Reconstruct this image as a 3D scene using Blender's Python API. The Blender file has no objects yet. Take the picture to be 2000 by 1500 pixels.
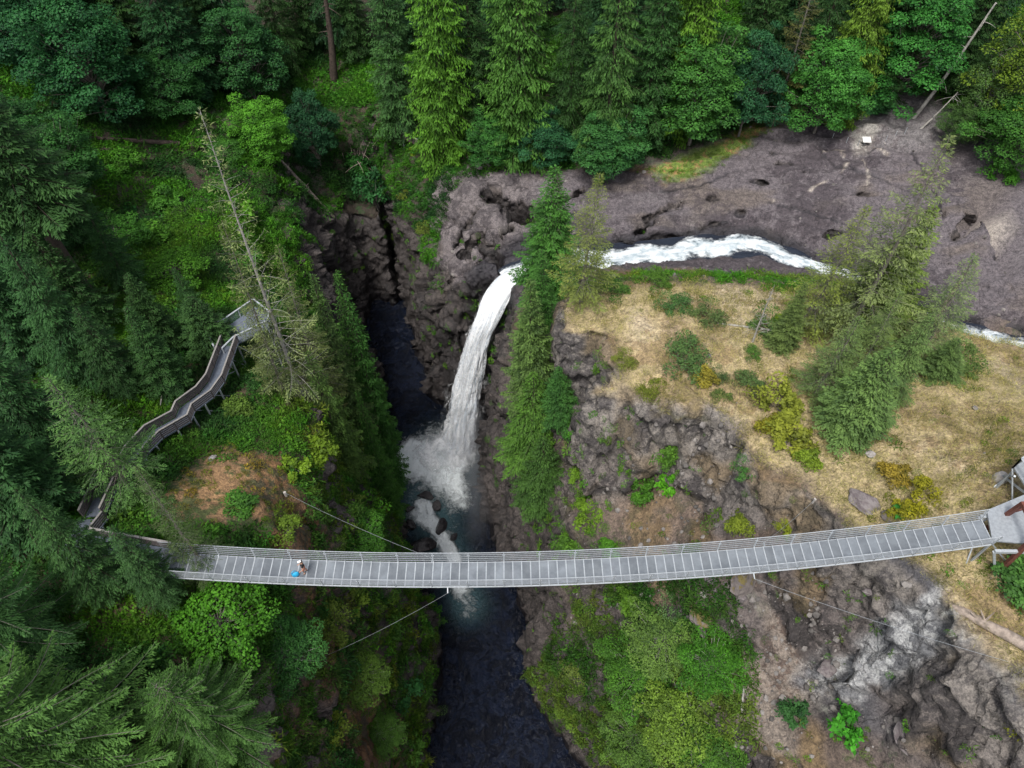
import bpy, math, random
import numpy as np
from mathutils import Vector, Matrix, Euler
R = math.radians
SC = bpy.context.scene
COL = SC.collection

# ------------------------------------------------------------------ camera, world, sun, exposure
F_PX, PITCH, CAM_H = 1500.0, R(52.5), 50.0          # focal length in photo pixels, tilt below the horizon, height over the bridge deck
cam_d = bpy.data.cameras.new('camera'); cam_d.sensor_width = 36.0; cam_d.lens = 36.0 * F_PX / 2000.0
cam_d.clip_start = 0.5; cam_d.clip_end = 3000.0
cam = bpy.data.objects.new('camera', cam_d); COL.objects.link(cam)
cam.location = (0, 0, CAM_H); cam.rotation_euler = (math.pi / 2 - PITCH, 0, 0)
SC.camera = cam
SUN_ELEV, SUN_ROT = R(64), R(205)
w = bpy.data.worlds.new('World'); SC.world = w; w.use_nodes = True
wn = w.node_tree.nodes; wl = w.node_tree.links
bg = wn['Background']; sky = wn.new('ShaderNodeTexSky'); sky.sky_type = 'NISHITA'; sky.sun_disc = False
sky.sun_elevation = SUN_ELEV; sky.sun_rotation = SUN_ROT; sky.air_density = 1.0; sky.dust_density = 4.0; sky.ozone_density = 1.0
grey = wn.new('ShaderNodeHueSaturation'); grey.inputs['Saturation'].default_value = .45      # a white overcast layer takes most of the blue out of the sky
wl.new(sky.outputs[0], grey.inputs['Color']); wl.new(grey.outputs[0], bg.inputs[0]); bg.inputs[1].default_value = 0.085
sun_d = bpy.data.lights.new('sun', 'SUN'); sun_d.energy = 1.5; sun_d.angle = R(13); sun_d.color = (1.0, 0.96, 0.9)
sun = bpy.data.objects.new('sun', sun_d); COL.objects.link(sun); sun.location = (0, 0, 120)
_sd = Vector((math.sin(SUN_ROT) * math.cos(SUN_ELEV), math.cos(SUN_ROT) * math.cos(SUN_ELEV), math.sin(SUN_ELEV)))
sun.rotation_euler = _sd.to_track_quat('Z', 'Y').to_euler()
SC.view_settings.view_transform = 'Standard'; SC.view_settings.look = 'None'
SC.view_settings.exposure = 1.12; SC.view_settings.gamma = 1.0; SC.view_settings.use_curve_mapping = False
SC.cycles.use_denoising = True
SC.cycles.max_bounces = 6; SC.cycles.diffuse_bounces = 2; SC.cycles.glossy_bounces = 2
SC.cycles.transmission_bounces = 3; SC.cycles.transparent_max_bounces = 12; SC.cycles.volume_bounces = 1
SC.cycles.sample_clamp_indirect = 4.0

# ------------------------------------------------------------------ pixel -> place helpers (a pixel is only a direction; z is chosen)
CP, SP = math.cos(PITCH), math.sin(PITCH)
def ray(u, v):
    a, b = (u - 1000.0) / F_PX, -(v - 750.0) / F_PX
    return np.array([a, CP + b * SP, -SP + b * CP])
def P(u, v, z):
    d = ray(u, v); t = (z - CAM_H) / d[2]
    return np.array([0, 0, CAM_H]) + d * t
def project(p):
    x, y, z = p[0], p[1], p[2] - CAM_H
    f = y * CP - z * SP; up = y * SP + z * CP
    return 1000 + F_PX * x / f, 750 - F_PX * up / f

# ------------------------------------------------------------------ numpy noise
def _hash(ix, iy, iz, s):
    h = (ix * 374761393 + iy * 668265263 + iz * 2147483647 + s * 974634777) & 0xFFFFFFFF
    h = ((h ^ (h >> 13)) * 1274126177) & 0xFFFFFFFF
    h = ((h ^ (h >> 16)) * 2246822519) & 0xFFFFFFFF
    return ((h ^ (h >> 15)) & 0xFFFFFF) / float(0xFFFFFF)
def vnoise(p, s=0):
    p = np.asarray(p, dtype=np.float64); i = np.floor(p).astype(np.int64); f = p - i
    f = f * f * f * (f * (f * 6 - 15) + 10); r = 0
    for dx in (0, 1):
        wx = f[:, 0] if dx else 1 - f[:, 0]
        for dy in (0, 1):
            wy = f[:, 1] if dy else 1 - f[:, 1]
            for dz in (0, 1):
                wz = f[:, 2] if dz else 1 - f[:, 2]
                r = r + wx * wy * wz * _hash(i[:, 0] + dx, i[:, 1] + dy, i[:, 2] + dz, s)
    return r * 2 - 1
def fbm(p, octv=4, s=0, gain=0.5):
    a, t, r = 1.0, 0.0, 0
    p = np.asarray(p, dtype=np.float64)
    for k in range(octv):
        r = r + a * vnoise(p * (2.03 ** k) + 17.3 * k, s + k); t += a; a *= gain
    return r / t
def facets(p, s=0):
    """every cell is a tilted plane: steps and broken faces"""
    p = np.asarray(p, float); i = np.floor(p).astype(np.int64); f1 = np.full(len(p), 9.0); out = np.zeros(len(p))
    for dx in (-1, 0, 1):
        for dy in (-1, 0, 1):
            for dz in (-1, 0, 1):
                j = i + np.array([dx, dy, dz]); h = [_hash(j[:, 0], j[:, 1], j[:, 2], s + k) for k in range(7)]
                c = j + np.stack(h[:3], 1); d = np.linalg.norm(p - c, axis=1); m = d < f1
                out = np.where(m, ((p - c) * (np.stack(h[3:6], 1) - .5)).sum(1) * 1.6 + (h[6] - .5) * .7, out); f1 = np.where(m, d, f1)
    return out
def worley(p, s=0):
    p = np.asarray(p, dtype=np.float64); i = np.floor(p).astype(np.int64); f1 = np.full(len(p), 9.0); f2 = f1.copy(); cid = np.zeros(len(p))
    for dx in (-1, 0, 1):
        for dy in (-1, 0, 1):
            for dz in (-1, 0, 1):
                j = i + np.array([dx, dy, dz])
                c = j + np.stack([_hash(j[:, 0], j[:, 1], j[:, 2], s + k) for k in (1, 2, 3)], 1)
                d = np.linalg.norm(p - c, axis=1)
                m = d < f1
                f2 = np.where(m, f1, np.minimum(f2, d)); cid = np.where(m, _hash(j[:, 0], j[:, 1], j[:, 2], s + 9), cid); f1 = np.where(m, d, f1)
    return f1, f2, cid
def xy0(x, y): return np.stack([x, y, np.zeros_like(x)], 1)
def sstep(a, b, x):
    t = np.clip((x - a) / (b - a), 0, 1); return t * t * (3 - 2 * t)

# ------------------------------------------------------------------ polygons and polylines in plan
def seg_dist(x, y, pts, attr=None, closed=False):
    """distance to a polyline, with attributes interpolated along it"""
    pts = np.asarray(pts, float); n = len(pts); best = np.full(x.shape, 1e9)
    att = None if attr is None else np.zeros(x.shape + (np.asarray(attr).shape[1],))
    attr = None if attr is None else np.asarray(attr, float)
    for k in range(n if closed else n - 1):
        a, b = pts[k], pts[(k + 1) % n]; d = b[:2] - a[:2]; L = max(1e-9, d @ d)
        t = np.clip(((x - a[0]) * d[0] + (y - a[1]) * d[1]) / L, 0, 1)
        q = np.hypot(x - a[0] - t * d[0], y - a[1] - t * d[1]); m = q < best
        best = np.where(m, q, best)
        if attr is not None:
            av = attr[k] * (1 - t)[..., None] + attr[(k + 1) % n] * t[..., None]
            att[m] = av[m]
    return best if attr is None else (best, att)
def inside(x, y, pts):
    r = np.zeros(x.shape, bool); n = len(pts)
    for k in range(n):
        a, b = pts[k], pts[(k + 1) % n]
        if abs(b[1] - a[1]) < 1e-12: continue
        c = ((a[1] > y) != (b[1] > y)) & (x < (b[0] - a[0]) * (y - a[1]) / (b[1] - a[1]) + a[0]); r ^= c
    return r
def sdist(x, y, pts, attr=None):
    q = seg_dist(x, y, pts, attr, True); ins = inside(x, y, pts)
    if attr is None: return np.where(ins, q, -q)
    return np.where(ins, q[0], -q[0]), q[1]
class RBF:
    def __init__(s, pts, c=2.5, reg=0.02):
        p = np.asarray(pts, float); s.xy, s.c = p[:, :2], c; n = len(p)
        A = np.sqrt(((s.xy[:, None] - s.xy[None]) ** 2).sum(-1) + c * c)
        M = np.zeros((n + 3, n + 3)); M[:n, :n] = A - reg * np.eye(n); M[:n, n] = M[n, :n] = 1
        M[:n, n + 1:] = s.xy; M[n + 1:, :n] = s.xy.T
        s.w = np.linalg.solve(M, np.r_[p[:, 2], 0, 0, 0])
    def __call__(s, x, y):
        r = s.w[-3] + s.w[-2] * x + s.w[-1] * y
        for (px, py), wt in zip(s.xy, s.w): r = r + wt * np.sqrt((x - px) ** 2 + (y - py) ** 2 + s.c * s.c)
        return r
# ------------------------------------------------------------------ the shape of the land
WZ = -55.0                                                    # the lower river
# water line of the gorge: (u, v) of the photo at the river's level, and how wide the wall above it is in plan
_W = [(828,1500,7),(850,1400,8),(862,1300,8),(850,1220,8),(822,1150,9),(790,1080,9),(772,1000,8),(768,930,8),(770,860,8),(752,780,8),(732,700,7),
      (712,620,4),(735,588,2.6),(770,590,2.2),(790,602,3.2),(796,640,4),(808,700,5),(824,752,5.5),(822,785,5),(876,802,4),(938,812,3.5),
      (962,836,4),(955,880,4.5),(940,930,5),(945,1000,5),(955,1060,5),(990,1120,4),(1022,1180,4),(1036,1230,4),(1022,1300,4),(1034,1380,5),(1080,1440,6),(1145,1492,6)]
W_POLY = [(-13,-70,8),(-13,-30,8),(-12.5,0,8)] + [tuple(P(u, v, WZ)[:2]) + (ww,) for u, v, ww in _W] + [(17,10,7),(24,-10,8),(30,-40,8),(32,-70,8)]
# edge of the dry-grass bluff on the right, with the width of its edge in plan
_B = [(1120,578,-6,5),(1092,612,-6.2,1.6),(1098,648,-6.2,1.4),(1150,662,-6,1.4),(1200,668,-5.6,1.6),(1206,735,-6,1.8),(1165,766,-6.6,2.4),(1240,780,-6,2.2),(1300,800,-5.4,2.2),(1390,806,-4.8,2.2),
      (1450,850,-4.4,2.6),(1490,925,-3.8,2.6),(1580,942,-3.2,2.4),(1655,1026,-2.2,2.6),(1760,1098,-1.6,2.6),(1830,1160,-1.4,2.6),(1920,1275,-1.2,2.8),(2000,1380,-1,3)]
B_POLY = [tuple(P(u, v, z)[:2]) + (ww,) for u, v, z, ww in _B] + [(42,2,4),(60,-70,6),(160,-70,8),(160,60,8)] + \
         [tuple(P(u, v, z)[:2]) + (ww,) for u, v, z, ww in [(2400,700,-6,9),(2000,668,-9,7),(1860,660,-9,7),(1760,628,-8,9),(1640,596,-8,10),(1500,580,-7,10),(1350,566,-6.5,9),(1220,562,-6.5,7)]]
def pts(L): return [tuple(P(u, v, z)) for u, v, z in L]
TOP = RBF(pts([(1110,615,-6.2),(1200,620,-5.6),(1190,700,-5.8),(1180,760,-6.6),(1290,680,-4.6),(1300,780,-5.4),(1400,640,-4.6),(1400,790,-4.8),(1480,700,-4.2),(1540,850,-3.6),(1600,700,-4),(1650,900,-2.6),(1700,640,-5.5),
     (1750,900,-1.8),(1850,720,-4),(1880,860,-.8),(1950,700,-6.5),(2000,760,-3.5),(1950,940,.8),(1990,1000,1.4),(1850,1010,0),(1700,1010,-1.9),(1950,1110,.9),(1900,1200,-.6),(2000,1300,0),(2050,1400,.3)])
     + [(60,30,2.5),(80,40,3),(60,-10,2),(120,0,6),(120,60,2),(50,-60,1)], c=2)
LOW = RBF(pts([
     # right side, under the bluff and down to the rim of the gorge
     (1075,640,-17),(1062,720,-17),(1100,752,-15),(1160,800,-14.5),(1120,800,-17),(1200,880,-15.5),(1300,895,-14),(1420,900,-11.5),(1080,850,-21),(1030,830,-24),(1150,950,-20),(1070,940,-26),(1250,980,-17),(1330,960,-14.5),(1400,1000,-12.5),
     (1350,1060,-14),(1500,965,-8.6),(1580,1000,-6.8),(1640,1060,-6),(1085,1050,-26),(1160,1060,-22),(1200,1150,-23),(1290,1130,-18),(1350,1180,-15.5),(1450,1150,-11.5),(1550,1230,-12.5),(1560,1120,-8),(1660,1150,-7),(1700,1250,-8.6),(1850,1250,-5.2),
     (1760,1180,-5.6),(1620,1320,-13.6),(1600,1420,-15),(1760,1400,-10),(1830,1340,-7),(1950,1420,-5),(1900,1330,-4),(1450,1300,-17),(1470,1420,-18),(1330,1300,-21),(1180,1230,-27),(1120,1180,-29),(1090,1300,-33),(1160,1400,-30),(1250,1470,-26),(1380,1470,-20),(1080,1230,-31),
     (1000,1040,-34),(985,960,-35),(985,870,-32),(1000,780,-27),(1010,700,-24),(1030,620,-22),(1150,548,-15),(1250,535,-18),(1350,540,-17),(1420,528,-19.5),(1560,560,-17),(1100,560,-18),(1050,545,-22),(1700,585,-17),(1800,640,-16),
     # rock shelf of the upper river
     (900,375,-23.4),(1000,345,-22),(960,405,-23.5),(1000,455,-24),(920,480,-25),(850,420,-27),(870,345,-24.5),(1100,350,-21.4),(1200,400,-21),(1300,430,-21.3),(1250,340,-19.6),(1400,440,-20.8),(1500,300,-18),(1500,430,-20.2),(1690,260,-16.8),(1600,380,-18.3),
     (1850,350,-16.5),(1700,450,-18.8),(1990,360,-15.2),(1990,600,-17.4),(1900,580,-18),(1900,440,-16.8),(1400,508,-20.6),(1480,515,-20),(1800,500,-18.6),(880,520,-26.5),(850,560,-28),(930,540,-26),(960,560,-25.5),(830,600,-29),(1010,520,-23.5),
     (880,600,-28),(905,660,-29),
     # far left block beside the pool, gully and forest slope
     (700,425,-36),(650,440,-34),(745,440,-37),(660,520,-37),(690,580,-38),(765,450,-37),(790,520,-36),(800,440,-33),(820,500,-32),(820,380,-30),(780,350,-31),(800,268,-27.6),(740,330,-33),(700,380,-35),(640,360,-31),(600,300,-27),(680,250,-27),(740,240,-26),
     (560,380,-22),(620,420,-31),(500,260,-18),(300,210,-13),(100,150,-8),(450,330,-17),(300,320,-14),(300,420,-13.5),(450,450,-14),(200,450,-11),(560,470,-20),(620,500,-26),(620,600,-26),(680,660,-28),(700,740,-28),(720,820,-28),(735,900,-28),
     (0,420,-7),(100,560,-7),(30,700,-5),(130,800,-3.5),(250,700,-7),(380,640,-10.5),(480,640,-11.5),(480,720,-10.5),(560,640,-15),(560,760,-10.5),(610,830,-9.5),(520,830,-7.5),(430,800,-8.2),(340,860,-5.6),(430,890,-4.8),(540,900,-6.5),(330,950,-3.2),(250,1000,-2.6),(420,980,-3.6),(500,960,-4.2),(570,1000,-6.5),
     (640,900,-11.5),(640,1000,-12),(690,960,-17),(700,1050,-18),(600,1080,-7.5),(520,1060,-4.2),(400,1080,-2),(330,1060,-1.2),(200,1050,-.6),(520,1150,-6.5),(430,1180,-3.6),(600,1180,-11),(680,1160,-18),(740,1140,-25),(740,1240,-26),(620,1300,-14),(680,1300,-20),
     (780,1330,-31),(640,1420,-17),(720,1420,-25),(540,1320,-8),(540,1440,-9),(400,1350,-3.2),(300,1200,-1.2),(200,1300,-1),(0,1100,0),(0,1300,0),(250,1480,-1.5)])
     + [(-40,10,2),(-60,40,2),(-20,0,-8),(-14,-20,-25),(-30,-40,0),(-70,70,-2),(-90,110,-4),(-30,-70,0),(34,-40,-15),(22,0,-24),(42,-15,-6),(28,8,-14),(44,-60,-6),
        (-60,125,-12),(-30,122,-24),(0,112,-20),(30,112,-17),(60,112,-14),(90,100,-10),(-90,180,0),(-40,180,-8),(0,170,-8),(50,170,-4),(100,170,0),(-60,240,12),(0,240,12),(80,240,14),(120,60,-6)], c=2)
RIV = [(985,545,-24.6,1.3),(1012,530,-24.1,1.5),(1080,513,-23.5,1.9),(1200,500,-22.9,1.9),(1300,493,-22.6,2.1),(1400,482,-22.3,1.9),(1480,481,-22.1,1.7),(1540,503,-21.8,1.5),(1590,525,-21.5,1.1),(1640,532,-21.2,1.0),
       (1700,555,-20.9,1.5),(1775,612,-20.4,1.8),(1840,648,-20.0,1.8),(1930,668,-19.6,1.7),(2060,700,-19,2.4),(2300,780,-18,3)]
RIVW = [np.r_[P(u, v, z), hw] for u, v, z, hw in RIV]
# clefts and cracks cut into the rock: (u, v, z of the rock), half width, depth
CLEFT = [([(955,388,-23.5),(985,410,-23.6),(1012,412,-23.5),(1040,430,-23.5)], 1.5, 9), ([(945,408,-23.8),(905,440,-24.5),(890,470,-26)], .55, 5), ([(1000,445,-24),(945,452,-24),(900,490,-25.5)], .5, 4),
         ([(930,458,-24.5),(968,500,-24.5),(985,530,-25)], .5, 4), ([(752,405,-37),(762,460,-37),(772,520,-38),(776,580,-40)], 1.0, 16), ([(1045,418,-23.3),(1100,388,-22),(1140,372,-21.5)], .4, 2.5),
         ([(860,600,-28.5),(820,560,-29),(800,520,-33)], .6, 4), ([(1862,475,-18.5),(1900,430,-17),(1960,375,-15.5)], .9, 2.5), ([(1150,660,-6),(1162,700,-8),(1150,760,-14)], .5, 3),
         ([(1240,445,-21.3),(1300,400,-20.5),(1330,388,-20)], .45, 1.5), ([(1520,318,-18),(1545,322,-18)], 0.48, 2.5), ([(1472,355,-19),(1490,360,-19)], 0.48, 2.5), ([(1680,380,-18),(1712,384,-18)], 0.48, 2.5), ([(1385,385,-20),(1400,390,-20)], 0.41, 2.2), ([(1565,340,-18.2),(1575,343,-18.2)], 0.41, 2.2), ([(1250,440,-21.3),(1268,430,-21.2)], 0.61, 2.6), ([(1505,300,-18),(1515,302,-18)], 0.34, 2), ([(1955,500,-17),(1985,488,-17)], 0.48, 2.4), ([(1930,560,-17.6),(1940,572,-17.6)], 0.41, 2.2), ([(1375,340,-19.6),(1390,344,-19.6)], 0.34, 2), ([(1620,455,-19.2),(1640,450,-19.2)], 0.41, 2), ([(1440,415,-20.4),(1452,418,-20.4)], 0.34, 2),
         ([(1180,468,-21.8),(1240,462,-21.6),(1330,450,-21),(1420,428,-20.5)], .22, .8), ([(1500,395,-19.6),(1560,412,-19.4),(1640,432,-19),(1720,472,-18.9)], .22, .8), ([(1590,290,-17.6),(1630,330,-18),(1700,345,-17.8),(1790,380,-17.4)], .2, .7), ([(1290,372,-20.2),(1360,362,-19.8),(1440,340,-19.2)], .2, .7), ([(1780,300,-16.8),(1820,360,-17),(1840,430,-17.4)], .22, .8), ([(1345,550,-17.5),(1430,525,-19.5)], .4, 1.2), ([(1950,500,-17),(1970,490,-17)], .6, 1), ([(1590,1290,-13.4),(1612,1322,-13.8),(1650,1330,-13)], .5, 1.2), ([(1470,1100,-9.5),(1520,1180,-11),(1600,1290,-13)], .8, 1.4)]
def height(x, y):
    x = np.asarray(x, float); y = np.asarray(y, float)
    n1 = fbm(xy0(x.ravel() * .09, y.ravel() * .09), 4, 3).reshape(x.shape)
    n2 = fbm(xy0(x.ravel() * .35, y.ravel() * .35), 3, 11).reshape(x.shape)
    low = LOW(x, y) + n1 * .7; top = TOP(x, y) + n1 * .5
    bd, bw = sdist(x, y, B_POLY, [[b[2]] for b in B_POLY]); bw = bw[..., 0]
    h = low + (np.maximum(top, low + .5) - low) * sstep(0, 1, (bd + n2 * .7 + bw) / bw)
    hills = np.maximum(0, np.hypot(x, y - 70) - 150) * .12; h = h + hills
    wd, ww = sdist(x, y, W_POLY, [[q[2]] for q in W_POLY]); ww = ww[..., 0]
    d = -wd + n2 * .9 + n1 * 1.0
    s = np.clip(d / (ww * (1 + .25 * n1)), 0, 1)
    bed = WZ - 2.5
    h = bed + (np.maximum(h, bed + 1) - bed) * (1 - (1 - s) ** 2.1)
    rd, ra = seg_dist(x, y, [r[:2] for r in RIVW], [[r[2], r[3]] for r in RIVW])
    cut = ra[..., 0] - .7 + np.maximum(0, rd - ra[..., 1] + n2 * .35) * 1.15
    h = np.where((rd < 22) & (wd < -1.2), np.minimum(h, cut), h)
    for L, hw, dep in CLEFT:
        cd = seg_dist(x, y, [P(*q)[:2] for q in L]) + n2 * hw * .5
        h = h - dep * (1 - sstep(hw * .6, hw * 1.25, cd))
    return h
GX0, GX1, GY0, GY1, GS = -95., 95., -20., 150., 0.5
gx = np.arange(GX0, GX1 + .01, GS); gy = np.arange(GY0, GY1 + .01, GS)
GXX, GYY = np.meshgrid(gx, gy)
GH = height(GXX, GYY)
def hz(x, y):
    """ground height by lookup"""
    i = np.clip((np.asarray(x, float) - GX0) / GS, 0, len(gx) - 1.001); j = np.clip((np.asarray(y, float) - GY0) / GS, 0, len(gy) - 1.001)
    a, b = np.floor(i).astype(int), np.floor(j).astype(int); s, t = i - a, j - b
    return GH[b, a] * (1 - s) * (1 - t) + GH[b, a + 1] * s * (1 - t) + GH[b + 1, a] * (1 - s) * t + GH[b + 1, a + 1] * s * t
def G(u, v):
    """where the view ray through a pixel meets the ground"""
    d = ray(u, v); t = np.arange(30, 260, .1); p = np.array([0, 0, CAM_H]) + d * t[:, None]
    k = np.argmax(p[:, 2] < hz(p[:, 0], p[:, 1]))
    q = p[k]; q[2] = hz(q[0], q[1]); return q
# ------------------------------------------------------------------ scene helpers
def tag(o, label=None, cat=None, group=None, kind=None):
    if label: o['label'] = label
    if cat: o['category'] = cat
    if group: o['group'] = group
    if kind: o['kind'] = kind
    return o
def link(name, data, parent=None, loc=None, rz=None, mat=None):
    o = bpy.data.objects.new(name, data); COL.objects.link(o)
    if parent is not None: o.parent = parent
    if loc is not None: o.location = [float(c) for c in loc]
    if rz is not None: o.rotation_euler = (0, 0, rz)
    if mat is not None and data is not None and not data.materials: data.materials.append(mat)
    return o
def empty(name, loc, rz=0):
    o = link(name, None, None, loc, rz); o.empty_display_size = .3; return o
def np_mesh(name, v, f, smooth=False, attrs=None):
    """mesh from arrays; faces all quads or all triangles"""
    v = np.asarray(v, np.float32); f = np.asarray(f, np.int32); me = bpy.data.meshes.new(name)
    k = f.shape[1]; me.vertices.add(len(v)); me.vertices.foreach_set('co', v.ravel())
    me.loops.add(f.size); me.loops.foreach_set('vertex_index', f.ravel())
    me.polygons.add(len(f)); me.polygons.foreach_set('loop_start', np.arange(0, f.size, k, dtype=np.int32))
    try: me.polygons.foreach_set('loop_total', np.full(len(f), k, np.int32))
    except Exception: pass
    me.update(calc_edges=True); me.validate()
    me.polygons.foreach_set('use_smooth', np.full(len(me.polygons), smooth))
    for n, a in (attrs or {}).items(): put_attr(me, n, a)
    return me
def put_attr(me, n, a):
    a = np.asarray(a, np.float32)
    if a.ndim == 1:
        at = me.attributes.new(n, 'FLOAT', 'POINT'); at.data.foreach_set('value', a)
    else:
        at = me.attributes.new(n, 'FLOAT_COLOR', 'POINT'); at.data.foreach_set('color', np.c_[a, np.ones(len(a))].astype(np.float32).ravel())
class MB:
    """collects boxes, bars and tubes into one mesh"""
    def __init__(s): s.v, s.f = [], []
    def add(s, v, f):
        n = len(s.v); s.v += [tuple(map(float, q)) for q in v]; s.f += [tuple(i + n for i in q) for q in f]; return s
    def bar(s, a, b, wd, ht=None, up=(0, 0, 1)):
        """square-section bar from a to b"""
        a, b = np.array(a, float), np.array(b, float); ht = wd if ht is None else ht
        d = b - a; d /= np.linalg.norm(d); u = np.array(up, float)
        if abs(d @ u) > .98: u = np.array([0, 1., 0])
        r = np.cross(d, u); r /= np.linalg.norm(r); u = np.cross(r, d); V = []
        for q in (a, b):
            for i, j in ((-1, -1), (1, -1), (1, 1), (-1, 1)): V.append(q + r * i * wd / 2 + u * j * ht / 2)
        return s.add(V, [(3, 2, 1, 0), (4, 5, 6, 7), (0, 1, 5, 4), (1, 2, 6, 5), (2, 3, 7, 6), (3, 0, 4, 7)])
    def tube(s, path, rad, n=8, cap=True, jit=0, rng=None):
        path = np.array(path, float); k = len(path); rad = np.broadcast_to(rad, (k,))
        t = np.gradient(path, axis=0); t /= np.linalg.norm(t, axis=1)[:, None]
        ref = np.array([0, 0, 1.]) if abs(t[0][2]) < .9 else np.array([1., 0, 0]); V = []
        for i in range(k):
            a = np.cross(t[i], ref); a /= np.linalg.norm(a); b = np.cross(t[i], a); ref = np.cross(a, t[i]) if abs(t[0][2]) < .9 else ref
            for j in range(n):
                q = 2 * math.pi * j / n; rr = rad[i] * (1 + (jit * (rng.random() - .5) if rng else 0)); V.append(path[i] + (a * math.cos(q) + b * math.sin(q)) * rr)
        Fc = [(i * n + j, i * n + (j + 1) % n, (i + 1) * n + (j + 1) % n, (i + 1) * n + j) for i in range(k - 1) for j in range(n)]
        if cap: Fc += [tuple(range(n - 1, -1, -1)), tuple(range((k - 1) * n, k * n))]
        return s.add(V, Fc)
    def mesh(s, name, mat=None, smooth=False):
        me = bpy.data.meshes.new(name); me.from_pydata(s.v, [], s.f); me.update()
        if smooth: me.polygons.foreach_set('use_smooth', np.full(len(me.polygons), True))
        if mat: me.materials.append(mat)
        return me
    def build(s, name, mat, parent=None, smooth=False): return link(name, s.mesh(name, mat, smooth), parent)

# ------------------------------------------------------------------ node helpers
class NT:
    def __init__(s, name):
        s.m = bpy.data.materials.new(name); s.m.use_nodes = True; s.t = s.m.node_tree; s.n = s.t.nodes
        s.bsdf = s.n['Principled BSDF']; s.out = s.n['Material Output']
    def node(s, typ, **kw):
        n = s.n.new(typ)
        for k, v in kw.items(): setattr(n, k, v)
        return n
    def l(s, a, b): s.t.links.new(a, b)
    def val(s, x, sock):
        if hasattr(x, 'is_linked'): s.l(x, sock)
        elif isinstance(x, (tuple, list)) and len(x) == 3 and sock.type == 'RGBA': sock.default_value = (*x, 1)
        else: sock.default_value = x
    def math(s, op, a, b=0.0, c=None, clamp=False):
        n = s.node('ShaderNodeMath', operation=op, use_clamp=clamp); s.val(a, n.inputs[0]); s.val(b, n.inputs[1])
        if c is not None: s.val(c, n.inputs[2])
        return n.outputs[0]
    def mix(s, f, a, b, mode='MIX'):
        n = s.node('ShaderNodeMix', data_type='RGBA', blend_type=mode); s.val(f, n.inputs[0]); s.val(a, n.inputs[6]); s.val(b, n.inputs[7]); return n.outputs[2]
    def noise(s, scale, detail=4, rough=.55, vec=None, dist=0, out=0):
        n = s.node('ShaderNodeTexNoise'); n.inputs['Scale'].default_value = scale; n.inputs['Detail'].default_value = detail
        n.inputs['Roughness'].default_value = rough; n.inputs['Distortion'].default_value = dist
        if vec is not None: s.l(vec, n.inputs['Vector'])
        return n.outputs[out]
    def ramp(s, x, a, b, lo=0., hi=1.):
        n = s.node('ShaderNodeMapRange', interpolation_type='SMOOTHSTEP'); s.val(x, n.inputs[0])
        for k, q in enumerate((a, b, lo, hi)): n.inputs[1 + k].default_value = q
        return n.outputs[0]
    def attr(s, name, typ='GEOMETRY'): return s.node('ShaderNodeAttribute', attribute_name=name, attribute_type=typ)
    def coords(s, kind='Object'): return s.node('ShaderNodeTexCoord').outputs[kind]
    def bump(s, h, strength=.5, dist=.1, normal=None):
        n = s.node('ShaderNodeBump'); n.inputs['Strength'].default_value = strength; n.inputs['Distance'].default_value = dist; s.val(h, n.inputs['Height'])
        if normal is not None: s.l(normal, n.inputs['Normal'])
        return n.outputs[0]
    def set(s, **kw):
        for k, v in kw.items():
            s.val(v, s.bsdf.inputs[k.replace('_', ' ')])
        return s
def simple(name, col, rough=.6, metal=0., var=.25, scale=6., bump=.2, bd=.02, alt=None):
    t = NT(name); o = t.coords(); nz = t.noise(scale, 5, .6, o)
    c = t.mix(t.ramp(nz, .35, .65), col, alt or tuple(q * (1 - var) for q in col))
    t.set(Base_Color=c, Roughness=rough, Metallic=metal, Normal=t.bump(t.noise(scale * 4, 4, .6, o), bump, bd)); return t.m
def leaf_mat(name, trans=.22, rough=.55, inst=False):
    """leaves: colour of the plant (object colour or instance tint) varied leaf by leaf"""
    t = NT(name)
    base = t.attr('tint', 'INSTANCER').outputs['Color'] if inst else t.node('ShaderNodeObjectInfo').outputs['Color']
    v = t.attr('var').outputs['Fac']
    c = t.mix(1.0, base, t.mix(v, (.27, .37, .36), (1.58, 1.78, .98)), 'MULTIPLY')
    t.set(Base_Color=c, Roughness=rough); t.bsdf.inputs['Specular IOR Level'].default_value = .12
    tr = t.node('ShaderNodeBsdfTranslucent'); t.l(t.mix(1.0, c, (1.1, 1.15, .6), 'MULTIPLY'), tr.inputs[0])
    mx = t.node('ShaderNodeMixShader'); mx.inputs[0].default_value = trans
    t.l(t.bsdf.outputs[0], mx.inputs[1]); t.l(tr.outputs[0], mx.inputs[2]); t.l(mx.outputs[0], t.out.inputs[0]); return t.m
M = {}
M['leaf'] = leaf_mat('leaf'); M['needle'] = leaf_mat('needle', .12, .6); M['leaf_i'] = leaf_mat('leaf_ground', .2, .6, True)
M['bark'] = simple('bark', (.085, .062, .05), .9, 0, .45, 3, .8, .05)
M['bark_grey'] = simple('bark_grey', (.22, .2, .175), .9, 0, .4, 4, .7, .04)
M['bark_pale'] = simple('bark_pale', (.4, .385, .355), .85, 0, .45, 3, .6, .03)
M['dead_wood'] = simple('dead_wood', (.34, .28, .235), .9, 0, .45, 3, .7, .04)
M['steel'] = simple('galvanised_steel', (.36, .39, .42), .5, .3, .2, 5, .05)
M['steel_white'] = simple('pale_steel', (.43, .465, .5), .5, .2, .2, 8, .05)
M['concrete'] = simple('concrete', (.46, .43, .4), .9, 0, .3, 5, .3)
M['wood'] = simple('weathered_wood', (.13, .11, .11), .85, 0, .4, 7, .5, .02)
M['wood_rail'] = simple('pale_rail_wood', (.3, .285, .27), .8, 0, .3, 9, .4, .01)
M['rust'] = simple('rust_steel', (.16, .055, .04), .7, .2, .4, 6, .3)
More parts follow.
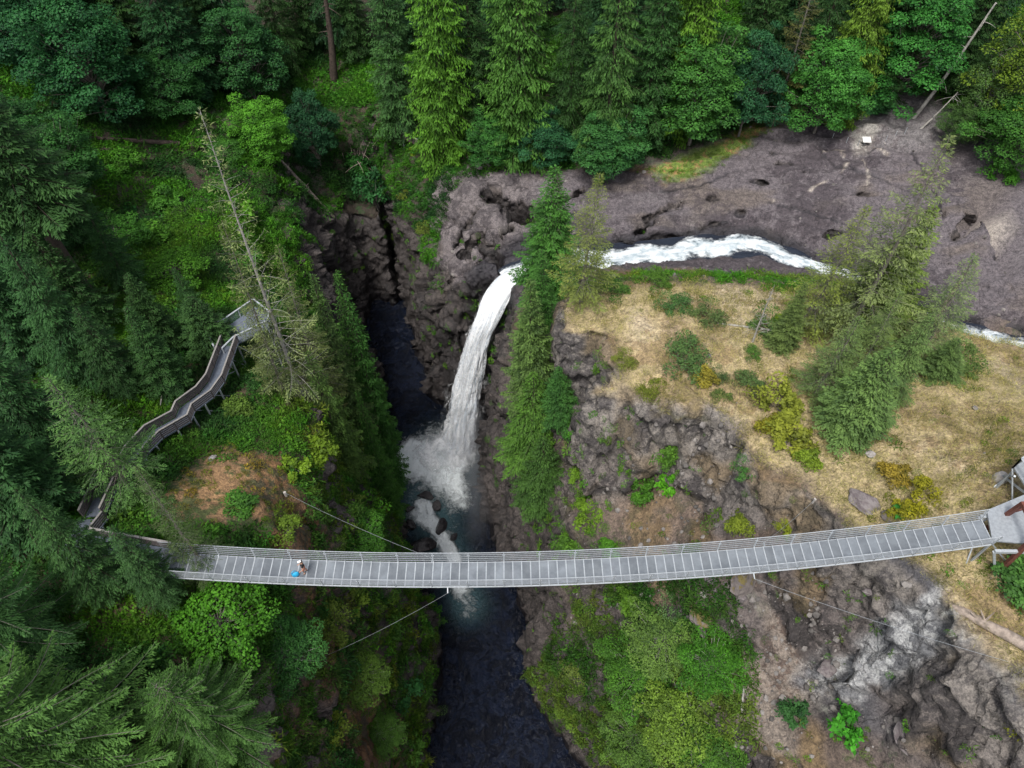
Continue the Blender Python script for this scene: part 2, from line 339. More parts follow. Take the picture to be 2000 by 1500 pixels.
M['sign'] = simple('sign_white', (.8, .8, .78), .5, 0, .06, 4, .02)
def grate():
    t = NT('steel_grating'); o = t.coords()
    rn = t.node('ShaderNodeObjectInfo').outputs['Random']; wp = t.node('ShaderNodeNewGeometry').outputs['Position']
    c = t.mix(t.ramp(t.noise(.9, 6, .7, wp), .3, .7), (.25, .28, .31), (.15, .17, .195)); c = t.mix(1.0, c, t.mix(rn, (.82, .82, .82), (1.14, 1.14, 1.14)), 'MULTIPLY')
    t.set(Base_Color=c, Roughness=.5, Metallic=.25)
    tr = t.node('ShaderNodeBsdfTransparent'); mx = t.node('ShaderNodeMixShader'); mx.inputs[0].default_value = .2
    t.l(t.bsdf.outputs[0], mx.inputs[1]); t.l(tr.outputs[0], mx.inputs[2]); t.l(mx.outputs[0], t.out.inputs[0]); return t.m
M['grate'] = grate()
def wire():
    t = NT('wire_mesh'); t.set(Base_Color=(.55, .6, .64), Roughness=.45, Metallic=.3)
    tr = t.node('ShaderNodeBsdfTransparent'); mx = t.node('ShaderNodeMixShader'); mx.inputs[0].default_value = .8
    t.l(t.bsdf.outputs[0], mx.inputs[1]); t.l(tr.outputs[0], mx.inputs[2]); t.l(mx.outputs[0], t.out.inputs[0]); return t.m
M['wire'] = wire()
def ground_mat():
    t = NT('ground_cover_and_rock'); o = t.coords()
    a, b = t.attr('ca').outputs['Color'], t.attr('cb').outputs['Color']; f = t.attr('fb').outputs['Fac']; wet_dark = t.attr('wet').outputs['Fac']; rk = t.attr('rock').outputs['Fac']
    n1 = t.noise(.9, 6, .72, o); n2 = t.noise(6.5, 3, .65, o)
    fac = t.ramp(t.math('ADD', f, t.math('MULTIPLY', t.math('SUBTRACT', n1, .5), 1.7)), .4, .6)
    c = t.mix(fac, a, b)
    n3 = t.noise(2.3, 5, .7, o, .4)
    c = t.mix(1.0, c, t.mix(t.ramp(t.math('ADD', t.math('MULTIPLY', n2, .45), t.math('MULTIPLY', n3, .55)), .36, .64), (.55, .55, .57), (1.48, 1.46, 1.43)), 'MULTIPLY')
    vo = t.node('ShaderNodeTexVoronoi', feature='DISTANCE_TO_EDGE'); vo.inputs['Scale'].default_value = .33
    mp = t.node('ShaderNodeMapping'); mp.inputs['Scale'].default_value = (1, 1, .45); t.l(o, mp.inputs[0])
    wrp = t.node('ShaderNodeVectorMath', operation='ADD'); t.l(mp.outputs[0], wrp.inputs[0])
    nv = t.node('ShaderNodeTexNoise'); nv.inputs['Scale'].default_value = 1.1; nv.inputs['Detail'].default_value = 3; t.l(o, nv.inputs[0]); t.l(nv.outputs['Color'], wrp.inputs[1]); t.l(wrp.outputs[0], vo.inputs['Vector'])
    crack = t.math('MAXIMUM', t.ramp(vo.outputs[0], 0, .03), t.ramp(n1, .47, .56))
    crk = t.math('MAXIMUM', crack, t.math('SUBTRACT', 1.0, t.math('MULTIPLY', rk, .75)))
    c = t.mix(crk, t.mix(1.0, c, (.5, .49, .49), 'MULTIPLY'), c)
    c = t.mix(wet_dark, c, t.mix(1.0, c, (.22, .23, .27), 'MULTIPLY'))
    hgt = t.math('ADD', t.math('ADD', t.math('MULTIPLY', n1, .6), t.math('MULTIPLY', n3, .6)), t.math('MULTIPLY', crk, .3))
    t.set(Base_Color=c, Roughness=t.ramp(wet_dark, 0, 1, .9, .32), Normal=t.bump(hgt, .9, .5)); return t.m
M['ground'] = ground_mat()
# ------------------------------------------------------------------ the ground: near land finely meshed, far land as one sheet
def poly(L, z): return [tuple(P(u, v, z)[:2]) for u, v in L]
Z_SHELF = poly([(880,330),(1000,318),(1120,322),(1300,318),(1480,270),(1600,245),(1690,225),(1800,255),(1900,330),(2050,300),(2300,350),(2300,700),(2000,672),(1800,620),(1600,560),(1450,545),(1330,545),(1150,540),(1010,560),(930,600),(850,420)], -20)
Z_GRASSY = poly([(1240,330),(1300,318),(1420,285),(1480,262),(1500,275),(1450,310),(1380,335),(1300,350)], -19.5)
Z_SLAB = poly([(1440,1090),(1520,1130),(1640,1060),(1800,1150),(1900,1300),(2000,1440),(2000,1500),(1850,1500),(1700,1380),(1560,1300),(1480,1180)], -8)
Z_PALE = poly([(1640,1290),(1640,1255),(1760,1210),(1830,1240),(1850,1300),(1780,1310),(1700,1330)], -9)
Z_BAND = poly([(1140,770),(1300,790),(1420,830),(1470,920),(1400,930),(1280,920),(1180,880)], -11)
Z_SOIL = poly([(1180,920),(1330,940),(1460,990),(1400,1090),(1250,1080),(1190,1000)], -16)
Z_SCREE = poly([(1440,1220),(1530,1190),(1570,1250),(1620,1330),(1560,1400),(1540,1500),(1420,1500),(1420,1350)], -16)
Z_OCHRE_L = poly([(400,880),(520,860),(570,920),(580,1010),(520,1060),(360,1050),(330,980)], -4.5)
Z_RUST_L = poly([(540,930),(600,960),(640,1060),(640,1120),(700,1250),(720,1500),(600,1500),(590,1280),(560,1130),(570,1030)], -13)
Z_BLOCKS = poly([(835,345),(1045,340),(1045,505),(1000,530),(940,560),(880,540),(850,470)], -24.5)
Z_PATH = poly([(1676,236),(1693,236),(1712,262),(1690,300),(1672,300),(1660,262)], -17)
VEINS = [[(1640,300,-17.4),(1655,320,-17.6),(1640,345,-18),(1600,362,-18.3),(1570,388,-18.7),(1540,402,-19)], [(1685,312,-17.3),(1697,345,-17.6),(1690,366,-17.9)], [(1698,288,-17),(1732,306,-17.2)], [(1610,300,-17.6),(1645,296,-17.4)], [(1512,390,-19.3),(1530,380,-19)],
         [(1900,425,-16.8),(1940,418,-16.4),(1975,430,-16.4)], [(1880,440,-17),(1925,455,-16.9),(1990,450,-16.4)]]
_sa, _sb = P(1480, 1110, -10)[:2], P(1900, 1450, -7)[:2]; _sd = (_sb - _sa) / np.linalg.norm(_sb - _sa)
SLAB_P = lambda x, y: (x - _sa[0]) * _sd[0] + (y - _sa[1]) * _sd[1]
SLAB_Q = lambda x, y: -(x - _sa[0]) * _sd[1] + (y - _sa[1]) * _sd[0]
def paint(v, nz):
    """two colours per point, how much of the second, wetness and rockiness: all from place and steepness, no light"""
    x, y, z = v.T; n = len(v)
    a1 = fbm(v * .12, 4, 21); a2 = fbm(v * .45, 4, 31); a3 = fbm(v * np.array([.2, .2, .05]), 3, 41)
    C = lambda *c: np.tile(np.array(c, float), (n, 1))
    ca, cb, fb, rock = C(.055, .042, .03), C(.035, .075, .022), .45 + .25 * a1, np.full(n, .15)
    def blend(m, A, B=None, f=None, rk=None):
        nonlocal ca, cb, fb, rock
        m = np.clip(m, 0, 1); q = m[:, None]; ca = ca * (1 - q) + np.array(A) * q
        if B is not None: cb = cb * (1 - q) + np.array(B) * q
        if f is not None: fb = fb * (1 - m) + f * m
        if rk is not None: rock = rock * (1 - m) + rk * m
    soft = lambda Pg, w, j=2.: sstep(-w, w, sdist(x, y, Pg) + a2 * j)
    bd = sdist(x, y, [b[:2] for b in B_POLY]); wd = -sdist(x, y, [q[:2] for q in W_POLY])
    right = sstep(-2, 2, x - 1 + 0 * y) * (1 - sstep(84, 90, y - .12 * x))
    blend(right * (1 - sstep(60, 70, y) * 0), (.115, .088, .072), (.07, .085, .035), .35 + .3 * a1, .35)
    blend(soft(Z_SOIL, 1.5), (.165, .125, .1), (.1, .085, .06), .4 + .3 * a1, .2)
    blend(soft(Z_BAND, 1.5), (.185, .17, .155), (.08, .072, .07), .42 + .6 * a2, .9)
    blend(soft(Z_SLAB, 2.), (.075, .074, .082), (.2, .195, .185), .4 + .75 * fbm(np.stack([SLAB_Q(x, y) * .55, SLAB_P(x, y) * .09, z * .1], 1), 4, 88), .9)
    blend(soft(Z_SCREE, 1.5), (.2, .17, .145), (.115, .085, .07), .45 + .4 * a1, .3)
    blend(soft(Z_PALE, 1.2, 3.), (.33, .34, .345), (.13, .135, .145), .42 + .6 * a2, .9)
    # bluff top: straw grass with moss and bare patches
    gr = sstep(-.4, 1.2, bd + a2 * 1.4) * sstep(.55, .78, nz)
    straw = np.array([.4, .325, .185]); far = sstep(58, 48, y)
    blend(gr, straw, (.28, .21, .115), .40 + .6 * a1 + .5 * fbm(v * np.array([.25, .6, .6]), 4, 84), .1)
    blend(gr * sstep(.2, .5, fbm(v * .18, 4, 85)) * .6, (.44, .37, .27), (.34, .26, .16), .45, .1)
    blend(gr * sstep(.15, .55, a1 + .6 * a2) * .75, (.26, .19, .13), (.17, .14, .06), .5, .15)
    # rock shelf of the upper river
    sh = soft(Z_SHELF, 1.6, 2.5) * sstep(.4, 1.5, wd) * (1 - gr)
    blend(sh, (.122, .108, .118), (.068, .058, .066), .45 + .8 * a1 + .4 * fbm(v * np.array([.1, .35, .2]), 4, 78), .5)
    blend(sh * sstep(.1, .5, fbm(v * np.array([.16, .3, .3]), 4, 79)) * .5, (.135, .11, .085), (.095, .08, .075), .5 + .4 * a2, .5)
    blend(sh * sstep(.18, .5, fbm(v * .07, 3, 77)) * .7, (.19, .182, .185), (.125, .11, .115), .45, .5)
    blend(soft(Z_GRASSY, 1., 1.5), (.13, .2, .035), (.3, .19, .075), .45 + .4 * a1, .05)
    blend(soft(Z_PATH, .7, .6), (.3, .29, .27), (.2, .18, .17), .35 + .4 * a2, .2)
    for L in VEINS: blend((1 - sstep(.1, .4, seg_dist(x, y, [P(*p)[:2] for p in L]) + .3 * np.abs(a2) + .5 * sstep(-.1, .3, fbm(v * .6, 2, 83)))) * .75, (.42, .38, .33), (.3, .26, .22), .4, .3)
    # steep rock: dark basalt, mossy where it leans back
    st = (1 - sstep(.42, .68, nz + a2 * .08))
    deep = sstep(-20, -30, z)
    shade = (1 - .3 * deep)[:, None]  # shade painted in: steep rock darkens with depth in the gorge
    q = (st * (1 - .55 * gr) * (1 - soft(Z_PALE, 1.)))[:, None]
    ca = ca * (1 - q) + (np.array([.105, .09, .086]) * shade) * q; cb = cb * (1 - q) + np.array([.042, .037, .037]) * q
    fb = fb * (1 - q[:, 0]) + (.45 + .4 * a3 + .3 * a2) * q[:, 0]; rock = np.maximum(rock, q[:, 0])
    edge = st * sstep(3.0, .5, np.abs(bd)) * (1 - deep)
    blend(edge * (1 - soft(Z_PALE, 1.)), (.19, .175, .16), (.085, .078, .078), .45 + .6 * a2, .9)
    blend(soft(Z_BLOCKS, 1.2) * sstep(.2, .5, nz), (.16, .142, .145), (.085, .075, .08), .42 + .6 * a2, .8)
    blend(right * (1 - gr) * (1 - sh) * sstep(.12, .42, fbm(v * .22, 4, 89)) * sstep(-26, -20, z) * .55, (.19, .13, .055), (.12, .09, .04), .5 + .5 * a2)
    moss = st * sstep(.1, .5, a1 + .4 * a2) * sstep(.2, .5, nz) * (1 - .6 * sh)
    blend(moss * .7, (.09, .095, .03), (.13, .1, .03), .5 + .4 * a2)
    left = sstep(2, -4, x) * sstep(75, 66, y)
    blend(left * (1 - deep * .3) * sstep(.25, .45, nz), (.09, .062, .04), (.05, .075, .022), .5 + .5 * a1, .3)
    blend(soft(Z_OCHRE_L, 2., 4.) * left, (.28, .17, .085), (.08, .09, .03), .42 + .6 * a1, .1)
    blend(soft(Z_RUST_L, 2., 4.) * left * .85, (.17, .085, .035), (.075, .06, .04), .45 + .5 * a2, .6)
    rd, ra = seg_dist(x, y, [r[:2] for r in RIVW], [[r[2], r[3]] for r in RIVW])
    wet_dark = sstep(1.3, .2, z - ra[:, 0] + a2 * .3) * sstep(ra[:, 1] + 6, ra[:, 1] + 3, rd) * sstep(.5, 2, wd)
    wet_dark = np.maximum(wet_dark, sstep(WZ + 3.5, WZ + .8, z + a2 * 2)); wet_dark = np.maximum(wet_dark, .4 * sstep(-30, -38, z) * sstep(6, 3, wd) * sstep(54, 60, y))
    for L, hw, dep in CLEFT[:6] + CLEFT[10:-2]:
        wet_dark = np.maximum(wet_dark, .8 * (1 - sstep(hw, hw * 1.3, seg_dist(x, y, [P(*p)[:2] for p in L]))))  # clefts and potholes darkened too, through the same mask
    return ca, cb, np.clip(fb, 0, 1), wet_dark, np.clip(rock, 0, 1)
def near_ground():
    x0, x1, y0, y1, st = -46., 62., 5., 119., 0.5
    ax = np.arange(x0, x1 + .01, st); ay = np.arange(y0, y1 + .01, st); X, Y = np.meshgrid(ax, ay); Z = hz(X, Y)
    n, m = len(ax), len(ay); top = np.stack([X, Y, Z], -1).reshape(-1, 3); bot = top.copy(); bot[:, 2] = -64.
    i = np.arange(n * m).reshape(m, n); q = lambda A, B, Cc, D: np.stack([A, B, Cc, D], -1).reshape(-1, 4)
    F = [q(i[:-1, :-1], i[:-1, 1:], i[1:, 1:], i[1:, :-1])]; K = n * m; F.append(F[0][:, ::-1] + K)
    for e in (i[0, ::-1], i[:, 0], i[-1, :], i[::-1, -1]): F.append(q(e[:-1], e[:-1] + K, e[1:] + K, e[1:])[:, ::-1])
    me = np_mesh('near_ground', np.r_[top, bot], np.concatenate(F))
    o = bpy.data.objects.new('tmp', me); COL.objects.link(o)
    md = o.modifiers.new('r', 'REMESH'); md.mode = 'VOXEL'; md.voxel_size = .35
    ev = o.evaluated_get(bpy.context.evaluated_depsgraph_get()); m2 = bpy.data.meshes.new_from_object(ev)
    bpy.data.objects.remove(o); bpy.data.meshes.remove(me)
    v = np.empty(len(m2.vertices) * 3, np.float32); m2.vertices.foreach_get('co', v); v = v.reshape(-1, 3).astype(float)
    nn = np.empty(len(v) * 3, np.float32); m2.vertices.foreach_get('normal', nn); nn = nn.reshape(-1, 3).astype(float)
    f = np.empty(len(m2.loops), np.int32); m2.loops.foreach_get('vertex_index', f); f = f.reshape(-1, 4)
    # keep only the land surface, not the block's sides and bottom
    keep = (v[:, 2] > -62) & (v[:, 0] > x0 + .7) & (v[:, 0] < x1 - .7) & (v[:, 1] > y0 + .7) & (v[:, 1] < y1 - .7)
    f = f[keep[f].all(1)]; used = np.unique(f); mp = np.zeros(len(v), int); mp[used] = np.arange(len(used)); f = mp[f]; v = v[used]; nn = nn[used]
    bpy.data.meshes.remove(m2)
    ca, cb, fb, wet_dark, rock = paint(v, nn[:, 2])
    f1, f2, cid = worley(v * np.array([.2, .24, .14]) + .35 * np.stack([fbm(v * .5, 2, s) for s in (51, 52, 53)], 1), 5)
    g1, g2, gid = worley(v * np.array([.95, .95, .7]), 15)
    steep = 1 - sstep(.5, .85, nn[:, 2])
    bd = sdist(v[:, 0], v[:, 1], [b[:2] for b in B_POLY])
    amp = rock * (.35 + .9 * steep)
    rdg = 1 - 2 * np.abs(fbm(v * np.array([.22, .22, .13]), 4, 63))
    fw = .25 * np.stack([fbm(v * .4, 2, s) for s in (54, 55, 56)], 1)
    d = amp * (1.5 * facets(v * np.array([.26, .26, .17]) + fw, 71) + .55 * facets(v * np.array([.8, .8, .55]) + fw, 73) * (.4 + .6 * steep) + sstep(0, .06, f2 - f1) * .2 - .2 + .35 * rdg - .2 + .22 * fbm(v * .9, 4, 61)) + (1 - rock) * .35 * fbm(v * .6, 4, 62)
    shelf = sstep(-1, 2, sdist(v[:, 0], v[:, 1], Z_SHELF)) * (1 - steep)
    q = v[:, 0] * .25 + v[:, 1] * .97 + 5 * fbm(v * .05, 3, 64) + 1.2 * fbm(v * .25, 3, 65); st2 = q / 2.6 - np.floor(q / 2.6)
    d += shelf * (.55 * (sstep(0, .25, st2) - st2) + .45 * (1 - 2 * np.abs(fbm(v * np.array([.16, .4, .4]), 4, 66))) - .3 - .5 * sstep(.42, .6, fbm(v * .35, 3, 67)))
    slab = sstep(-1.5, 2, np.maximum(sdist(v[:, 0], v[:, 1], Z_SLAB), sdist(v[:, 0], v[:, 1], Z_BAND)))
    q = (SLAB_Q(v[:, 0], v[:, 1]) + .9 * fbm(v * .3, 3, 86)) / 1.5; q = q - np.floor(q)
    d += slab * (.75 * (sstep(0, .3, q) - q) + .4 * (1 - 2 * np.abs(fbm(np.stack([SLAB_Q(v[:, 0], v[:, 1]) * .8, SLAB_P(v[:, 0], v[:, 1]) * .25, v[:, 2] * .5], 1), 4, 87))) - .2)
    blk = sstep(-14, -9, v[:, 0]) * 0 + sstep(2, -1, v[:, 0]) * sstep(70, 76, v[:, 1]) * sstep(-40, -34, v[:, 2])
    h1, h2, hid = worley(v * np.array([.15, .17, .1]), 25); d += blk * (.8 * (sstep(0, .1, h2 - h1) - .8) + 1.6 * facets(v * np.array([.2, .22, .15]), 75) + (hid - .5) * .6 + .45 * (1 - 2 * np.abs(fbm(v * .45, 3, 68))) - .2)
    d *= np.where(wet_dark > .5, .5, 1.)
    v = v + nn * d[:, None]
    me = np_mesh('ground', v, f, True, {'ca': ca, 'cb': cb, 'fb': fb, 'wet': wet_dark, 'rock': rock})
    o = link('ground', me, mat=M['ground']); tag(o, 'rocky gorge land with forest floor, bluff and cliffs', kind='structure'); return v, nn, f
GV, GN_, GF = near_ground()
def far_ground():
    ax = np.r_[np.arange(-900, -150, 50), np.arange(-150, 150, 4), np.arange(150, 901, 50)]; ay = np.r_[np.arange(-900, -60, 60), np.arange(-60, 240, 4), np.arange(240, 1300, 60)]
    X, Y = np.meshgrid(ax, ay); Z = height(X, Y)
    ins = (X > -42) & (X < 58) & (Y > 9) & (Y < 115); Z = np.where(ins, np.minimum(Z, Z) - 3.0, Z)
    n, m = len(ax), len(ay); i = np.arange(n * m).reshape(m, n)
    F = np.stack([i[:-1, :-1], i[:-1, 1:], i[1:, 1:], i[1:, :-1]], -1).reshape(-1, 4)
    v = np.stack([X, Y, Z], -1).reshape(-1, 3)
    fin = ins.reshape(-1)[F].all(1); F = F[~fin]
    ca, cb, fb, wet_dark, rock = paint(v, np.full(len(v), .95))
    o = link('ground', np_mesh('far_ground', v, F, True, {'ca': ca, 'cb': cb, 'fb': fb, 'wet': wet_dark * 0, 'rock': rock}), mat=M['ground'])
    tag(o, 'forest hillside beyond the gorge', kind='structure')
far_ground()
# ------------------------------------------------------------------ water
def catmull(p, step):
    p = np.asarray(p, float); q = np.r_[[2 * p[0] - p[1]], p, [2 * p[-1] - p[-2]]]; out = []
    for k in range(1, len(q) - 2):
        n = max(2, int(np.linalg.norm(q[k + 1][:3] - q[k][:3]) / step)); t = (np.arange(n) / n)[:, None]
        a, b, c, d = q[k - 1], q[k], q[k + 1], q[k + 2]
        out.append(.5 * (2 * b + (c - a) * t + (2 * a - 5 * b + 4 * c - d) * t ** 2 + (3 * b - a - 3 * c + d) * t ** 3))
    return np.r_[np.concatenate(out), [p[-1]]]
def river_mat():
    t = NT('gorge_water'); o = t.coords(); fo = t.attr('foam').outputs['Fac']; tq = t.attr('aer').outputs['Fac']
    nz = t.noise(.55, 6, .7, o, 1.2); n2 = t.noise(2.6, 4, .7, o, .6)
    f = t.ramp(t.math('ADD', fo, t.math('MULTIPLY', t.math('SUBTRACT', t.math('ADD', t.math('MULTIPLY', nz, .65), t.math('MULTIPLY', n2, .35)), .5), 2.6)), .3, 1.0)
    f = t.math('MULTIPLY', f, t.ramp(fo, .02, .2))
    dk = t.mix(t.ramp(t.noise(.35, 5, .65, o, 1.5), .35, .7), (.002, .0032, .0075), (.007, .012, .028)); c = t.mix(tq, dk, (.075, .15, .17)); c = t.mix(f, c, (.8, .86, .88))  # patchy base colour stands in for sky reflected in ripples
    mp = t.node('ShaderNodeMapping'); mp.inputs['Scale'].default_value = (1.3, .75, 1); t.l(o, mp.inputs[0])
    h = t.math('ADD', t.math('MULTIPLY', t.noise(1.3, 3, .6, mp.outputs[0], .8), .7), t.math('MULTIPLY', n2, .3))
    t.set(Base_Color=c, Roughness=t.ramp(f, 0, 1, .16, .8), Normal=t.bump(t.math('ADD', h, t.math('MULTIPLY', f, .5)), 1.0, .9)); t.bsdf.inputs['IOR'].default_value = 1.33; return t.m
def rapid_mat(name, lo=.3, hi=.62, streak=(7, .55), veil=False):
    """white water: pulled into streaks along the flow"""
    t = NT(name); al, ac, ed = t.attr('along').outputs['Fac'], t.attr('across').outputs['Fac'], t.attr('foam').outputs['Fac']
    cv = t.node('ShaderNodeCombineXYZ'); t.l(t.math('MULTIPLY', ac, streak[0]), cv.inputs[0]); t.l(t.math('MULTIPLY', al, streak[1]), cv.inputs[1])
    n1 = t.noise(1., 6, .68, cv.outputs[0], .5); n2 = t.noise(2.2, 4, .7, t.coords(), .3)
    s = t.math('ADD', t.math('MULTIPLY', n1, .7), t.math('MULTIPLY', n2, .3))
    f = t.ramp(t.math('ADD', ed, t.math('MULTIPLY', t.math('SUBTRACT', s, .5), 2.0)), lo, hi)
    if veil:
        t.set(Base_Color=t.mix(t.ramp(s, .34, .6), (.5, .57, .65), (.86, .88, .9)), Roughness=.9, Normal=t.bump(s, .7, .5)); t.bsdf.inputs['Specular IOR Level'].default_value = .1
        tr = t.node('ShaderNodeBsdfTransparent'); mx = t.node('ShaderNodeMixShader'); t.l(f, mx.inputs[0])
        t.l(tr.outputs[0], mx.inputs[1]); t.l(t.bsdf.outputs[0], mx.inputs[2]); t.l(mx.outputs[0], t.out.inputs[0])
        t.m.surface_render_method = 'DITHERED' if hasattr(t.m, 'surface_render_method') else None
    else:
        t.set(Base_Color=t.mix(f, (.02, .026, .04), t.mix(t.ramp(s, .36, .62), (.3, .38, .43), (.68, .71, .73))), Roughness=t.ramp(f, 0, 1, .2, .85), Normal=t.bump(t.math('ADD', s, f), .7, .35))
    return t.m
def gorge_river():
    ax = np.arange(-40, 34, .4); ay = np.r_[np.arange(-70, 14, 3.), np.arange(14, 104, .4)]; X, Y = np.meshgrid(ax, ay); x, y = X.ravel(), Y.ravel()
    n, m = len(ax), len(ay); i = np.arange(n * m).reshape(m, n); Fq = np.stack([i[:-1, :-1], i[:-1, 1:], i[1:, 1:], i[1:, :-1]], -1).reshape(-1, 4)
    ok = sdist(x, y, [q[:2] for q in W_POLY]) > -5; Fq = Fq[ok[Fq].all(1)]
    g = lambda u, v: P(u, v, WZ)[:2]
    ln = lambda L, wd: np.exp(-(seg_dist(x, y, [g(*q) for q in L]) / wd) ** 2)
    foam = .55 * ln([(880,880),(850,915),(835,935)], 4.5) + .95 * ln([(905,868),(880,885),(845,893),(805,886)], 2.6) + .75 * ln([(890,890),(850,905),(815,905)], 2.4) + .62 * ln([(860,900),(868,940),(880,968)], 2.3) + .5 * ln([(800,885),(785,915)], 2.) + .5 * ln([(880,910),(900,950),(905,985)], 1.6) + .35 * ln([(850,830),(830,850),(810,870)], 2.)
    rap = 1.05 * ln([(822,985),(818,1008),(846,1028),(862,1058),(882,1086),(890,1120),(896,1145)], 1.15) + .9 * ln([(838,990),(846,1015),(855,1030)], .8) + .85 * ln([(872,1050),(884,1072),(890,1100)], .8) + .55 * ln([(898,1140),(912,1172),(918,1190)], 1.7)
    rap += .35 * ln([(800,1000),(795,1030),(802,1045)], .8) + .35 * ln([(880,1000),(886,1030)], 1.0)
    foam = np.clip(foam + rap, 0, 1.2)
    aer = np.clip(.95 * ln([(860,890),(850,940),(840,975)], 4.5) + .8 * ln([(830,990),(870,1060),(895,1130),(912,1180)], 2.4), 0, 1)
    z = WZ + .12 * fbm(xy0(x * .5, y * .5), 3, 8) + .35 * np.clip(foam, 0, 1) * (.6 + fbm(xy0(x * .8, y * .8), 3, 9)) - sstep(62, 50, y) * .25
    o = link('river', np_mesh('river', np.stack([x, y, z], 1), Fq, True, {'foam': foam, 'aer': aer}), mat=river_mat()); tag(o, 'dark blue river at the bottom of the gorge', kind='structure')
gorge_river()
def upper_river():
    c = catmull(RIVW, .35); n = len(c); t = np.gradient(c[:, :2], axis=0); t /= np.linalg.norm(t, axis=1)[:, None]; nr = np.c_[-t[:, 1], t[:, 0]]
    K = 17; a = np.linspace(-1, 1, K); s = np.r_[0, np.cumsum(np.linalg.norm(np.diff(c[:, :3], axis=0), axis=1))]
    wob = 1 + .22 * fbm(np.c_[s * .18, s * 0, s * 0], 3, 4)
    V = c[:, None, :2] + nr[:, None] * (a[None, :, None] * ((c[:, 3] * wob + .7)[:, None, None])); al = np.repeat(s, K); ac = np.tile(a, n)
    p = np.c_[V.reshape(-1, 2), np.repeat(c[:, 2], K)]
    calm = np.clip(np.exp(-((s - np.interp(0, [0, 1], [0, 1]) - 52) / 6) ** 2), 0, 1)
    foam = .78 - .95 * np.abs(ac + .3 * vnoise(np.c_[al * .3, ac * 0, ac * 0], 5)) ** 2.6 - .5 * np.repeat(calm, K) + .22 * fbm(np.c_[al * .2, ac * 1.2, ac * 0], 3, 15)
    p[:, 2] += .22 * fbm(np.c_[al * .55, ac * 2.2, al * 0], 4, 6) + .12 * (1 - ac ** 2)
    i = np.arange(n * K).reshape(n, K); Fq = np.stack([i[:-1, :-1], i[1:, :-1], i[1:, 1:], i[:-1, 1:]], -1).reshape(-1, 4)
    o = link('river_rapids', np_mesh('river_rapids', p, Fq, True, {'foam': foam, 'along': al, 'across': ac}), mat=rapid_mat('white_rapids', .26, .62, (2.6, .45)))
    tag(o, 'white rapids of the upper river across the rock shelf', kind='structure')
upper_river()
# the fall: a slide over the lip, then a free drop into the pool
FALL = [(1034,522,-23.9,.9,.4),(1012,533,-24.1,1.25,.5),(988,556,-24.6,1.9,.7),(965,592,-25.6,2.0,.9),(950,628,-27.2,1.75,1.0)]
FALLW = [np.r_[P(u, v, z), wd, th] for u, v, z, wd, th in FALL]
def fall_path():
    p = [np.array(q) for q in FALLW]; e = P(897, 862, WZ + 2); last = p[-1]
    for k, fz in enumerate((.12, .28, .48, .7, .88, 1.0, 1.08)):
        z = last[2] + (e[2] - last[2]) * fz; h = math.sqrt(fz) if fz < 1 else fz
        xy = last[:2] + (e[:2] - last[:2]) * (.55 * h + .45 * fz)
        p.append(np.r_[xy, z, 1.75 + 1.15 * fz, 1.0 + 1.1 * fz])
    return catmull(p, .3)
def water_tube(name, c, K, grow, mat, amp, s0, parent):
    n = len(c); t = np.gradient(c[:, :3], axis=0); t /= np.linalg.norm(t, axis=1)[:, None]
    a = np.cross(t, np.array([.35, 1., 0]) / 1.06); a[:, 2] *= .2
    side = np.tile(np.array([.95, -.3, 0]), (n, 1)); side = side - t * (side * t).sum(1)[:, None]; side /= np.linalg.norm(side, axis=1)[:, None]; nrm = np.cross(side, t)
    s = np.r_[0, np.cumsum(np.linalg.norm(np.diff(c[:, :3], axis=0), axis=1))]; an = np.arange(K) / K * 2 * math.pi
    al = np.repeat(s, K); ang = np.tile(an, n)
    nz = fbm(np.c_[np.cos(ang) * 2.6, np.sin(ang) * 2.6, al * .22], 4, s0) + .5 * fbm(np.c_[np.cos(ang) * 8, np.sin(ang) * 8, al * .45], 3, s0 + 7)
    r = 1 + amp * nz * np.repeat(.5 + .6 * sstep(5, 22, s), K)
    p = np.repeat(c[:, :3], K, 0) + np.repeat(side, K, 0) * (np.cos(ang) * np.repeat(c[:, 3] * grow, K) * r)[:, None] + np.repeat(nrm, K, 0) * (np.sin(ang) * np.repeat(c[:, 4] * grow, K) * r)[:, None]
    i = np.arange(n * K).reshape(n, K); j = np.roll(i, -1, 1); Fq = np.stack([i[:-1], i[1:], j[1:], j[:-1]], -1).reshape(-1, 4)
    foam = 1.05 - .62 * np.abs(np.cos(ang)) ** 5 - .04 * np.repeat(sstep(14, 30, s), K) if grow <= 1 else .48 - .25 * np.abs(np.cos(ang)) ** 2 + .1 * np.repeat(sstep(10, 28, s), K)
    return link(name, np_mesh(name, p, Fq, True, {'foam': foam, 'along': al, 'across': np.cos(ang) * 1.2}), parent, mat=mat)
FC = fall_path()
fall = empty('waterfall', FC[-1][:3]); FINV = np.array(fall.location)
FL = FC.copy(); FL[:, :3] -= FINV
water_tube('falling_water', FL, 96, .84, rapid_mat('falling_water', .24, .6, (7, .13), True), .3, 30, fall)
water_tube('spray_veil', FL, 96, 1.14, rapid_mat('spray_veil', .42, .95, (5, .25), True), .5, 40, fall)
